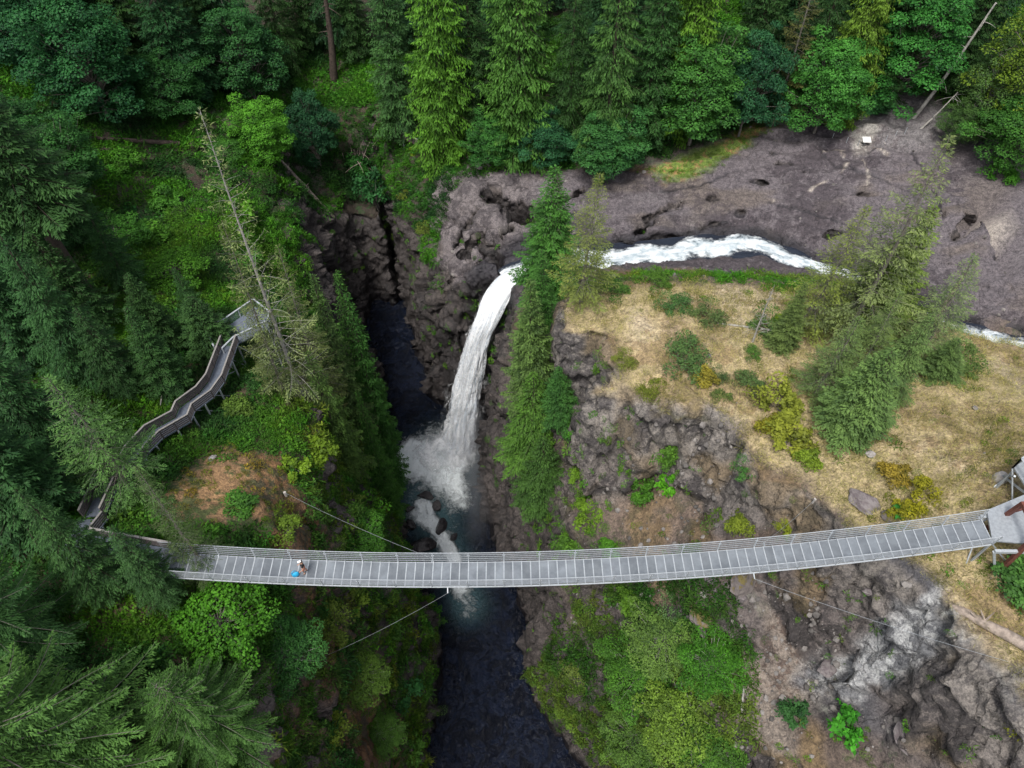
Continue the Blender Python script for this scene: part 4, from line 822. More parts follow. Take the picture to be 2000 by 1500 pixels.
def height_to(b, top):
    """how tall a plant standing at b must be for its tip to reach the row of the pixel `top`"""
    h = np.arange(.3, 60, .1); best = None
    for q in h:
        u, v = project(b + np.array([0, 0, q])); e = math.hypot(u - top[0], v - top[1])
        if best is None or e < best[0]: best = (e, q)
    return best[1]
PLANT_RNG = random.Random(5)
CATS = dict(fir='tree', hem='tree', ced='tree', spr='tree', her='tree', map='tree', ald='tree', sna='dead tree', stu='dead tree', shr='shrub', bus='shrub')
NAMES = dict(fir='fir_tree', hem='hemlock_tree', ced='cedar_tree', spr='spruce_tree', her='hemlock_tree', map='maple_tree', ald='alder_tree', sna='dead_tree', stu='broken_trunk', shr='shrub', bus='shrub')
WIDER = dict(fir=1.3, hem=1.2, ced=1.25, spr=1.08)
def plant(kind, base, h, rad, col, label, group=None, rz=None, lean=(0, 0)):
    k = KIND[kind]
    if kind[:3] in ('fir', 'hem', 'ced', 'spr'): rad *= WIDER.get(kind[:3], 1.3)
    e = empty(NAMES[kind[:3]], base, PLANT_RNG.uniform(0, 6.28) if rz is None else rz)
    if lean != (0, 0): e.rotation_euler = (lean[0], lean[1], 0)
    if 'foliage' in k: sc = (rad, rad, h)
    else: sc = (rad / k['R'], rad / k['R'], h / k['H'])
    for part in ('trunk', 'branches', 'crown', 'stems', 'foliage'):
        if part in k:
            o = link(part, k[part], e if part != 'branches' else tr)
            if part == 'trunk': tr = o
            if part != 'branches': o.scale = sc
            if part != 'trunk': o['kind'] = 'stuff'
            if part in ('crown', 'foliage'): o.color = (*col, 1)
    tag(e, label, CATS[kind[:3]], group); return e
# ------------------------------------------------------------------ colours of foliage (base colours)
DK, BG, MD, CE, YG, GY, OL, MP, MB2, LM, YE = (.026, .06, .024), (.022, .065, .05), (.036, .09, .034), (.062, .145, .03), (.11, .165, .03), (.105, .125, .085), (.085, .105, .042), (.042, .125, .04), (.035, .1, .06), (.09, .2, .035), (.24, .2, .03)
def T(kind, bpx, tpx, rad, col, label, group=None, z=None, dz=0):
    b = G(*bpx) if z is None else P(bpx[0], bpx[1], z); b = b.copy(); b[2] = hz(b[0], b[1]) - .1 + dz
    return plant(kind, b, height_to(b, tpx), rad, col, label, group)
EDGE, LEFT, MIDL, ISL, BLUF = 'trees at the far forest edge', 'firs of the left bank', 'conifers on the left rim of the gorge', 'conifers beside the fall', 'conifers on the bluff'
# far forest edge, left to right
T('cedar0', (872,322), (852,-210), 4.6, (.075,.165,.028), 'bright yellow-green cedar column just right of the timber lookout', EDGE)
T('cedar1', (1015,306), (1005,-220), 5.2, (.058,.13,.034), 'tall mid-green cedar behind the dark slot in the rock', EDGE)
T('hem0', (1180,330), (1185,-190), 5.0, (.055,.115,.04), 'tall shaggy hemlock above the small pointed spruce', EDGE)
T('maple1', (1185,345), (1180,205), 4.2, (.042,.12,.05), 'rounded green maple at the foot of the shaggy hemlock', EDGE)
T('maple2', (1062,322), (1068,205), 3.6, (.03,.1,.062), 'low blue-green maple leaning over the rock beside the tall cedar', EDGE)
T('maple0', (965,322), (955,225), 3.3, (.042,.125,.04), 'small green maple between two tall cedars', EDGE)
T('maple1', (1345,285), (1340,45), 5.4, (.05,.135,.04), 'large rounded maple over the grassy ledge', EDGE)
T('cedar2', (1318,262), (1328,-230), 4.2, (.085,.17,.026), 'bright cedar top rising behind the large rounded maple', EDGE)
T('maple2', (1442,268), (1452,40), 4.4, (.026,.085,.055), 'dark blue-green maple between two lighter maples', EDGE)
T('spruce1', (1508,248), (1540,-170), 3.8, (.09,.085,.045), 'brownish drooping conifer left of the brightest maple', EDGE)
T('maple0', (1588,264), (1590,48), 4.9, (.055,.165,.045), 'brightest maple in tiers standing beside the white panel', EDGE)
T('cedar0', (1628,232), (1665,-220), 3.8, (.1,.16,.03), 'yellow-green cedar rising behind the brightest maple', EDGE)
T('maple1', (1738,208), (1772,-80), 5.6, (.04,.14,.042), 'big layered maple right of the yellow-green cedar', EDGE)
T('alder1', (1905,262), (1975,60), 4.2, (.07,.12,.05), 'grey-green alder beside the pale leaning trunks', EDGE)
T('alder0', (1950,270), (2050,-60), 5.0, (.12,.17,.03), 'yellow-leaved alder in the top right corner', EDGE)
T('maple2', (1960,318), (1985,150), 5.0, (.05,.13,.035), 'broad green bush-like maple at the right picture edge', EDGE)
T('alder1', (1862,282), (1890,185), 2.8, (.06,.11,.045), 'low alder with thin pale stems above the shelf corner', EDGE)
T('fir2', (785,272), (762,-220), 4.0, (.045,.1,.045), 'tall fir with hanging boughs above the timber lookout', EDGE)
T('spruce0', (800,248), (792,95), 3.2, (.06,.075,.04), 'thin brown-branched conifer right above the timber lookout', EDGE)
T('shrub1', (838,300), (836,262), 2.0, (.03,.1,.06), 'blue-green bush beside the timber lookout', EDGE)
T('hem1', (1105,292), (1108,-140), 4.2, DK, 'dark hemlock in the gap right of the tall cedar', EDGE)
T('fir0', (930,285), (925,-190), 3.6, DK, 'dark fir half hidden between the two tall cedars', EDGE)
T('fir1', (1255,282), (1258,-190), 4.0, (.03,.075,.03), 'dark fir in the gap left of the large rounded maple', EDGE)
T('fir2', (1440,228), (1465,-240), 4.2, DK, 'dark fir behind the blue-green maple', EDGE)
T('hem0', (1560,222), (1590,-200), 4.0, DK, 'dark hemlock behind the brownish drooping conifer', EDGE)
T('fir0', (1700,200), (1755,-250), 4.4, DK, 'dark fir behind the big layered maple', EDGE)
T('fir1', (1850,180), (1930,-230), 3.2, DK, 'dark fir behind the leaning pale trunks', EDGE)
T('maple1', (1680,225), (1690,140), 3.2, (.034,.1,.045), 'small dark maple above the path to the white panel', EDGE)
# upper left slope
T('maple0', (215,238), (190,-60), 6.0, (.024,.085,.042), 'large dark maple with layered boughs in the upper left', 'maples of the left slope')
T('maple1', (130,175), (70,-120), 5.6, (.022,.075,.045), 'dark maple at the top left picture edge', 'maples of the left slope')
T('maple2', (335,225), (345,85), 4.8, (.026,.08,.03), 'low dark maple in the middle of the left slope', 'maples of the left slope')
T('fir1', (375,190), (345,-180), 4.6, (.018,.055,.03), 'dark fir behind the low dark maple', 'maples of the left slope')
T('maple1', (505,215), (488,-30), 5.2, (.03,.09,.04), 'pale-flecked maple left of the dark bare trunk', 'maples of the left slope')
T('maple0', (528,322), (515,188), 3.9, (.075,.2,.03), 'bright lime maple above the fallen trunk', 'maples of the left slope')
T('maple2', (628,330), (612,165), 3.6, (.024,.075,.05), 'blue-green maple between lime maple and dark gully', 'maples of the left slope')
T('hem1', (440,165), (405,-240), 4.6, DK, 'dark hemlock rising behind the pale-flecked maple', 'maples of the left slope')
T('fir0', (265,150), (190,-260), 4.8, DK, 'dark fir rising behind the large dark maple', 'maples of the left slope')
T('shrub2', (735,400), (728,345), 3.4, (.028,.09,.045), 'dark green bush hanging over the gully rock', 'bushes of the gully')
T('shrub0', (700,345), (694,305), 2.8, (.03,.1,.03), 'green bush under the dead brown branches of the gully', 'bushes of the gully')
T('hem0', (565,140), (545,-250), 3.6, DK, 'dark hemlock left of the dark bare trunk', 'maples of the left slope')
T('fir1', (600,90), (590,-260), 3.4, DK, 'dark fir far behind the dark bare trunk', 'maples of the left slope')
T('fir2', (700,120), (694,-230), 3.0, DK, 'dark fir right of the dark bare trunk', 'maples of the left slope')
# left bank firs
T('firhigh', (178,585), (-125,100), 4.6, (.034,.075,.034), 'great dark fir with a long bare trunk at the left edge', LEFT)
T('fir0', (60,520), (-150,160), 4.0, (.03,.075,.04), 'blue-dark fir at the left picture edge', LEFT)
T('hem0', (190,735), (20,440), 3.6, (.03,.075,.036), 'dark hemlock left of the boardwalk bend', LEFT)
T('fir2', (335,765), (250,600), 2.1, (.03,.07,.03), 'shadowy fir between boardwalk and the bare trunk', LEFT)
T('fir0', (428,692), (395,570), 2.7, (.036,.075,.034), 'dark star-shaped fir overhanging the steel viewing platform', LEFT)
T('hem1', (110,880), (-80,600), 3.8, (.028,.07,.034), 'dark hemlock at the left edge beside the boardwalk', LEFT)
T('spruce1', (262,965), (95,722), 3.9, (.075,.14,.06), 'pale-tipped open spruce leaning over the boardwalk', LEFT)
T('fir1', (70,1010), (-150,780), 3.6, (.028,.07,.034), 'dark fir left of the lower boardwalk', LEFT)
T('hem1', (225,1150), (20,965), 2.3, (.042,.09,.042), 'hemlock screening the left bridge end', LEFT)
T('fir2', (180,640), (70,450), 2.8, (.028,.065,.028), 'small dark fir beneath the great dark fir', LEFT)
T('fir0', (320,680), (255,530), 2.2, (.03,.065,.028), 'young dark fir behind the boardwalk', LEFT)
T('hem1', (250,760), (150,600), 2.6, (.028,.065,.03), 'low dark hemlock uphill of the boardwalk', LEFT)
T('spruce1', (420,1130), (235,945), 2.2, (.06,.085,.045), 'thin tree with grey trunk crossing the bridge deck', LEFT)
T('hem1', (332,1162), (212,1030), 1.9, (.04,.085,.042), 'small dark hemlock standing over the left end of the deck', LEFT)
T('fir1', (140,470), (-20,200), 3.0, (.028,.07,.032), 'dark fir at the left of the clearing', LEFT)
T('hem0', (255,560), (150,330), 2.4, (.03,.075,.034), 'slender dark hemlock in the lower clearing', LEFT)
T('fir2', (75,700), (-90,470), 3.2, (.026,.066,.034), 'dark fir at the left edge below the great fir', LEFT)
T('maple1', (160,400), (60,230), 3.6, (.032,.095,.034), 'dark maple at the left end of the clearing', LEFT)
T('maple2', (60,330), (-40,200), 4.0, (.026,.08,.034), 'dark maple at the left picture edge above the clearing', LEFT)
T('hem1', (395,640), (345,520), 1.8, (.03,.072,.032), 'little dark hemlock just uphill of the viewing platform', LEFT)
T('fir0', (30,880), (-160,700), 3.4, (.026,.066,.034), 'dark fir at the left edge in the middle', LEFT)
# rim of the gorge, left
T('spruce2', (612,832), (376,212), 4.0, (.17,.19,.12), 'tall pale grey spruce with a bare upper trunk', MIDL)
T('spruce1', (645,800), (562,480), 3.4, (.1,.115,.06), 'slim brownish spruce right of the tall pale spruce', MIDL)
T('fir1', (742,900), (642,530), 3.2, (.05,.115,.034), 'dense green fir on the rim facing the dark pool', MIDL)
T('fir0', (700,860), (610,545), 2.9, (.075,.12,.055), 'grey-green fir between the pale spruce and the pool', MIDL)
T('fir2', (768,965), (684,575), 2.9, (.042,.11,.034), 'deep green fir standing lowest on the rim by the rapids', MIDL)
T('fir1', (770,1015), (715,760), 2.2, (.05,.12,.034), 'lowest small fir on the rim above the bridge rail', MIDL)
T('hem1', (680,930), (600,680), 3.0, (.06,.1,.036), 'olive hemlock in the middle of the rim group', MIDL)
T('spruce1', (560,780), (420,440), 2.8, (.09,.1,.055), 'thin spruce left of the tall pale spruce', MIDL)
T('spruce0', (655,880), (580,590), 2.8, (.1,.095,.055), 'brown twiggy spruce below the tall pale spruce', MIDL)
# beside the fall
T('fir1', (1076,580), (1083,335), 4.0, (.05,.125,.036), 'pointed green fir standing right behind the lip of the fall', ISL)
T('spruce0', (1135,590), (1150,342), 3.5, (.15,.165,.065), 'yellowish pointed spruce beside the green fir above the fall', ISL)
T('fir0', (1035,800), (1048,545), 3.0, (.085,.13,.055), 'grey-green fir right beside the falling water', ISL)
T('fir2', (1055,690), (1075,490), 2.2, (.045,.11,.034), 'dark green fir on the lip between fall and bluff', ISL)
T('hem0', (1035,905), (1030,735), 4.2, (.065,.13,.032), 'low green hemlock on the right gorge wall below the fall', ISL)
T('hem1', (1055,985), (1052,850), 3.5, (.045,.09,.03), 'drooping hemlock lowest on the right gorge wall', ISL)
T('fir1', (1092,820), (1100,720), 2.2, (.04,.1,.035), 'young fir at the foot of the square cliff', ISL)
# bluff
T('spruce1', (1645,665), (1856,258), 4.6, (.15,.17,.1), 'tall leaning pale spruce on the bluff', BLUF)
T('fir2', (1682,645), (1810,400), 3.3, (.115,.15,.048), 'olive-yellow fir in front of the tall pale spruce', BLUF)
T('spruce0', (1570,650), (1662,392), 3.4, (.16,.18,.06), 'slim yellowish spruce left of the grey snag', BLUF)
T('fir0', (1655,840), (1740,690), 2.9, (.1,.15,.07), 'broad grey-green fir nearest to the dry grass', BLUF)
T('spruce1', (1592,770), (1680,620), 2.8, (.11,.15,.075), 'pale green fir left in the bluff group', BLUF)
T('hem0', (1715,775), (1830,620), 2.4, (.1,.145,.07), 'dull green fir right in the bluff group', BLUF)
T('spruce0', (1795,690), (1915,500), 3.4, (.15,.185,.11), 'silvery fir overhanging the white rapids', BLUF)
T('spruce1', (1668,740), (1770,570), 2.6, (.11,.145,.07), 'middle hemlock filling the bluff group', BLUF)
T('fir1', (1830,735), (1880,670), 1.7, (.085,.125,.06), 'low dull fir at the right end of the bluff group', BLUF)
T('fir2', (1525,680), (1590,560), 1.4, (.1,.13,.06), 'thin grey fir beside the small leaning snag', BLUF)
for kd, b, t, r, lb in [('snag0', (1615,640), (1752,366), 1.9, 'long grey bare trunk slanting up to the right'), ('snag1', (1470,668), (1522,560), 1.4, 'small bleached snag leaning right beside the fallen pole'), ('snag0', (1690,650), (1752,542), 1.8, 'bleached snag with forked twigs inside the bluff group'),
                        ('snag1', (1590,650), (1640,560), 1.5, 'thin grey snag at the left of the bluff group'), ('snag0', (1640,648), (1690,585), 1.5, 'short grey snag in the middle of the bluff group'), ('snag1', (1565,640), (1610,545), 1.2, 'greyish bare pole next to the thin grey snag'), ('stump', (1812,645), (1884,545), 1.5, 'thick broken brown trunk above the lower rapids')]:
    T(kd, b, t, r, GY, lb, 'dead trees of the bluff')
# bare standing trunks
def pole(bpx, tpx, r, mat, label, name='tree_trunk', z=None, group=None):
    b = G(*bpx); b[2] = hz(b[0], b[1]) - .2; h = height_to(b, tpx); top = b + np.array([0, 0, h])
    d = ray(*tpx); tt = (top[1]) / d[1]; q = np.array([0, 0, CAM_H]) + d * tt; q = np.array([np.clip(q[0], b[0] - .45 * h, b[0] + .45 * h), b[1], q[2]])
    e = empty(name, b); o = np.array(e.location); rg = np.random.default_rng(int(bpx[0])); t = np.linspace(0, 1, 14)[:, None]; c = (q - b) * t + np.c_[.012 * h * np.sin(t * 4), 0 * t, 0 * t]
    v, f = tubes3(c[None], (r * (1.15 - .75 * t[:, 0]))[None], 9); me = np_mesh('trunk', v + .1 * r * fbm(v * 2, 3, 2)[:, None], f, True); link('trunk', me, e, mat=M[mat])
    W = []
    for k in range(9):
        s = rg.uniform(.3, 1); p0 = (q - b) * s; az = rg.uniform(0, 6.28); L = rg.uniform(.8, 2.6); dd = np.array([math.cos(az), math.sin(az), rg.uniform(-.3, .5)]); W.append(p0 + dd * L * np.linspace(0, 1, 5)[:, None] - np.array([0, 0, .3]) * L * np.linspace(0, 1, 5)[:, None] ** 2)
    wv, wf = tubes3(np.array(W), np.tile(np.linspace(r * .22, .012, 5), (len(W), 1)), 4); link('branches', np_mesh('branches', wv, wf, True), e, mat=M[mat]); tag(e, label, 'tree trunk', group); return e
pole((652,158), (632,-40), .62, 'bark', 'dark bare trunk standing on the upper left slope')
pole((1783,232), (1948,5), .26, 'bark_pale', 'long pale alder trunk leaning right at the forest edge')
pole((1815,150), (1890,-10), .26, 'bark_grey', 'mottled grey trunk leaning right behind the pale alder trunk')
pole((1797,252), (1872,180), .14, 'bark_pale', 'short pale stem leaning right above the shelf corner')
pole((680,690), (672,560), .12, 'bark_pale', 'thin bare pole among the left rim conifers') if False else None
# deep forest behind the edge
rf = random.Random(11); DEEP = 'dark trees in the depth of the forest'
FRONT = [(70, 'the dark maple at the top left edge'), (200, 'the large dark maple'), (345, 'the low dark maple'), (490, 'the pale-flecked maple'), (632, 'the dark bare trunk'), (770, 'the timber lookout'), (870, 'the bright cedar column'), (1010, 'the tall mid-green cedar'), (1185, 'the shaggy hemlock'), (1340, 'the large rounded maple'), (1450, 'the blue-green maple'), (1540, 'the brownish drooping conifer'), (1600, 'the brightest maple'), (1665, 'the yellow-green cedar'), (1772, 'the big layered maple'), (1900, 'the leaning pale trunk'), (2000, 'the yellow-leaved alder')]
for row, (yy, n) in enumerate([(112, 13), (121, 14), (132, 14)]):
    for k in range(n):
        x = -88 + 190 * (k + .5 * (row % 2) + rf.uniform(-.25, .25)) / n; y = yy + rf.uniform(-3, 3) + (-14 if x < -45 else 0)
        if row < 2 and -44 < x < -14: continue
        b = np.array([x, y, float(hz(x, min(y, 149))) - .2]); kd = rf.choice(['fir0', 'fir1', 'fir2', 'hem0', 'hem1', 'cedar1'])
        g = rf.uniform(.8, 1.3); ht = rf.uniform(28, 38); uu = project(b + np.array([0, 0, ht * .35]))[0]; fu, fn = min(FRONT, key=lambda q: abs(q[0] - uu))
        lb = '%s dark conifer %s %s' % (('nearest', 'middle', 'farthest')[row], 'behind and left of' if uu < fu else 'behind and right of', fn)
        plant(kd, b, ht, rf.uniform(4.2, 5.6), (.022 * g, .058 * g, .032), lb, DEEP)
# hero hemlocks, lower left
HER = 'large hemlocks below the left bridge end'
for bx, by, h, r, c, lb in [(-26.5, 9.0, 20, 8.6, (.075,.145,.05), 'large feathery hemlock spreading from the lower left edge'), (-20.5, 3.5, 15, 7.2, (.065,.13,.045), 'large hemlock filling the bottom left corner'), (-31.5, 16.0, 19, 6.0, (.05,.11,.05), 'hemlock at the left edge just below the bridge end'), (-19.5, 12.5, 11, 5.2, (.06,.12,.042), 'shorter hemlock between the feathery hemlock and the cliff')]:
    plant('hero', (bx, by, float(hz(bx, by)) - .2), h, r, c, lb, HER)
# ------------------------------------------------------------------ ground cover that nobody could count: one instancer object each
def clump(key, seed, n, leaf, wl, H, up):
    rg = np.random.default_rng(seed); th = rg.uniform(0, 6.28, n); r = np.sqrt(rg.random(n)); p = np.c_[r * np.cos(th), r * np.sin(th), H * (1 - r ** 2) * rg.uniform(.3, 1, n)]
    nn = unit(np.c_[p[:, :2] * .6, np.full(n, .8)] + rg.normal(0, .4, (n, 3))); d = unit(np.cross(nn, rg.normal(0, 1, (n, 3))) + np.c_[p[:, :2] * .8, np.full(n, up)]); l = leaf * rg.uniform(.6, 1.3, n)
    v, f = blades(p, d, np.cross(nn, d), l, l * wl, .5); me = np_mesh(key, v, f, False, {'var': np.repeat(np.clip(rg.normal(.5, .2, n) + .2 * (p[:, 2] / H - .5), 0, 1), 4)}); me.materials.append(M['leaf_i']); return bpy.data.objects.new(key, me)
CL = [clump('salal', 1, 110, .3, .6, .55, .2), clump('fern', 2, 70, .75, .16, .25, .35), clump('huckleberry', 3, 190, .15, .6, .8, .3)]
TU = [clump('grass_tuft', 4, 36, .75, .05, .1, 1.3), clump('grass_mat', 5, 60, .5, .07, .08, .5)]
def cover(name, label, pos, nrm, scale, tint, kinds, protos, rs, tilt=.6):
    n = len(pos); me = bpy.data.meshes.new(name); me.vertices.add(n); me.vertices.foreach_set('co', pos.astype(np.float32).ravel())
    rot = np.c_[np.arctan2(-nrm[:, 1], nrm[:, 2]) * tilt, np.arctan2(nrm[:, 0], nrm[:, 2]) * tilt, rs.uniform(0, 6.28, n)]
    at = me.attributes.new('rot', 'FLOAT_VECTOR', 'POINT'); at.data.foreach_set('vector', rot.astype(np.float32).ravel())
    put_attr(me, 'sc', scale); put_attr(me, 'kd', kinds.astype(float)); put_attr(me, 'tint', tint)
    ng = bpy.data.node_groups.new(name, 'GeometryNodeTree'); ng.interface.new_socket('Geometry', in_out='INPUT', socket_type='NodeSocketGeometry'); ng.interface.new_socket('Geometry', in_out='OUTPUT', socket_type='NodeSocketGeometry')
    N, L = ng.nodes, ng.links; gi, go, jn = N.new('NodeGroupInput'), N.new('NodeGroupOutput'), N.new('GeometryNodeJoinGeometry')
    def na(nm, dt): a = N.new('GeometryNodeInputNamedAttribute'); a.data_type = dt; a.inputs['Name'].default_value = nm; return a.outputs[0]
    for k, pr in enumerate(protos):
        oi = N.new('GeometryNodeObjectInfo'); oi.inputs['Object'].default_value = pr; ip = N.new('GeometryNodeInstanceOnPoints'); cp = N.new('FunctionNodeCompare'); cp.data_type = 'FLOAT'; cp.operation = 'EQUAL'
        L.new(na('kd', 'FLOAT'), cp.inputs[0]); cp.inputs[1].default_value = float(k); cp.inputs['Epsilon'].default_value = .1
        L.new(gi.outputs[0], ip.inputs['Points']); L.new(cp.outputs[0], ip.inputs['Selection']); L.new(oi.outputs['Geometry'], ip.inputs['Instance'])
        L.new(na('rot', 'FLOAT_VECTOR'), ip.inputs['Rotation']); L.new(na('sc', 'FLOAT'), ip.inputs['Scale']); L.new(ip.outputs[0], jn.inputs[0])
    L.new(jn.outputs[0], go.inputs[0]); o = link(name, me); md = o.modifiers.new('scatter', 'NODES'); md.node_group = ng; tag(o, label, kind='stuff'); return o
Z_BUSH_R = poly([(1050,1180),(1110,1160),(1340,1140),(1350,1200),(1370,1260),(1430,1330),(1430,1500),(1200,1560),(1110,1440),(1045,1340)], -24)
Z_SLOPE_R = poly([(1060,830),(1130,800),(1190,900),(1200,1010),(1210,1080),(1080,1100),(1070,980)], -20)
Z_BRUSH_F = poly([(1120,600),(1140,545),(1250,530),(1330,548),(1440,560),(1600,585),(1600,600),(1440,590),(1300,590),(1230,570)], -9)
def covers():
    rs = np.random.default_rng(77)
    ex = np.concatenate([np.c_[rs.uniform(-92, -45, 14000), rs.uniform(15, 125, 14000)], np.c_[rs.uniform(-45, 92, 7000), rs.uniform(117, 130, 7000)], np.c_[rs.uniform(61, 92, 3000), rs.uniform(60, 125, 3000)]])
    ez = hz(ex[:, 0], ex[:, 1]); v, nn = np.r_[GV, np.c_[ex, ez]], np.r_[GN_, np.tile([0, 0, 1.], (len(ex), 1))]; EX = len(ex)
    x, y, z = v.T; nz = nn[:, 2]; n = len(v)
    a1 = fbm(v * .15, 3, 91); a2 = fbm(v * .5, 3, 92); sd = lambda Q: sdist(x, y, Q)
    wd = -sd([q[:2] for q in W_POLY]); bd = sd([b[:2] for b in B_POLY]); shelf = sd(Z_SHELF) > -.5
    left = (x < -4.5 - .14 * np.maximum(0, y - 30)) & (y < 78) & ((x < -21) | (y < 66)); fst = ~shelf & (y > 78) & (z > -34)
    pr = np.zeros(n); tint = np.zeros((n, 3)); sc = np.full(n, .6)
    G1, G2, G3, OC, DG = np.array([.052, .15, .018]), np.array([.1, .2, .024]), np.array([.035, .095, .034]), np.array([.2, .125, .035]), np.array([.02, .055, .022])
    mixc = lambda A, B, t: A + (B - A) * np.clip(t, 0, 1)[:, None]
    def put(m, p, col, s):
        pr[m] = p[m] if hasattr(p, '__len__') else p; tint[m] = col[m]; sc[m] = s
    put(fst & (nz > .35), .2, mixc(DG, G1, .6 + a1 * 1.4), .75)
    put(left & (nz > .3) & (z > -52), .26 * (1 + .5 * a1), mixc(G3 * .8, mixc(G1 * .8, G2 * .85, .45 + a2), .45 + 1.5 * a1), .72)
    put(left & (nz > .06) & (x > -22) & (z < -8) & (z > -52), .2, mixc(G3, mixc(G1, np.array([.13, .15, .03]), .5 + 1.2 * a2), .6 + 1.4 * a1), .7)
    oc = (sd(Z_OCHRE_L) + 2 * a2 > 0) & left; put(oc, .07, mixc(OC, G1, .35 + 1.4 * a1), .4)
    ru = (sd(Z_RUST_L) + 4 * a1 > 1.) & left; put(ru, .09, mixc(np.array([.14, .1, .03]), G1, .5 + a1), .45)
    put((nz <= .3) & (z > -45) & ~(left & (x > -22) & (nz > .06)), .018 * (1 + a1), mixc(G1, G2, .5 + a2), .38)
    rt = (x > 1) & (bd < -1) & (y < 76) & ~shelf
    put(rt & (nz > .3), .012 * np.clip(1 + 2 * a1, 0, 3), mixc(np.array([.11, .12, .03]), G2, .5 + a2), .33)
    put(rt & (sd(Z_SLOPE_R) + 2 * a1 > 0), .06 * np.clip(1 + 2 * a2, 0, 3), mixc(G1, G2, .6 + a2), .45)
    put(rt & (sd(Z_BUSH_R) + 2.2 * a2 > 0) & (z > -50), .2, mixc(np.array([.03, .075, .018]), np.array([.085, .125, .03]), .45 + 1.8 * a1), .72)
    put((bd > 1) & (nz > .5) & (a1 + .7 * a2 > .22), .05, mixc(np.array([.16, .14, .035]), G1, .3 + 1.5 * a2), .38)
    bf = (sd(Z_BRUSH_F) + 2.2 * a2 > -.8); put(bf, .17 * np.clip(.8 + 2 * a1, .2, 2), mixc(np.array([.13, .11, .03]), G1, .45 + 1.3 * a1), .5)
    put((bd < 0) & ~bf & (bd > -9) & (y > 52) & (x > 6) & (x < 50) & ~(sd(Z_SHELF) > 2) & (nz > .4), .09, mixc(np.array([.12, .1, .04]), G1, .5 + a1), .55)
    put(sd(Z_GRASSY) > -.6, .16, mixc(np.array([.12, .2, .03]), np.array([.1, .15, .03]), .5 + a1), .28)
    pr[-EX:] = np.where(pr[-EX:] > .1, .6, 0); sc[-EX:] *= 1.25
    k = rs.random(n) < pr; kd = rs.integers(0, 3, n); kd[(sc > .5) & (rs.random(n) < .3)] = 0
    jit = rs.uniform(.75, 1.3, (n, 1)) * (1 + rs.normal(0, .08, (n, 3)))
    cover('undergrowth', 'ferns, salal and low brush covering the slopes', v[k] + rs.normal(0, .15, (k.sum(), 3)) * [1, 1, 0], nn[k], sc[k] * rs.uniform(.6, 1.35, k.sum()), (tint * jit)[k], kd[k], CL, rs)
    g = (bd + 1.2 * a2 > .2) & (nz > .5) & (rs.random(n) < .33 * np.clip(.9 + 1.2 * a1 + .8 * a2, .25, 1.2)); m = g.sum()
    gt = mixc(np.array([.44, .36, .21]), np.array([.32, .245, .13]), .4 + 1.1 * a2)[g] * rs.uniform(.75, 1.2, (m, 1)); gm = (a1[g] > .25) & (rs.random(m) < .4); gt[gm] = np.array([.17, .15, .045]) * rs.uniform(.8, 1.2, (gm.sum(), 1))
    cover('dry_grass', 'straw coloured dry grass covering the bluff', v[g] + rs.normal(0, .15, (m, 3)) * [1, 1, 0], nn[g], rs.uniform(.35, .75, m), gt, rs.integers(0, 2, m), TU, rs)
covers()
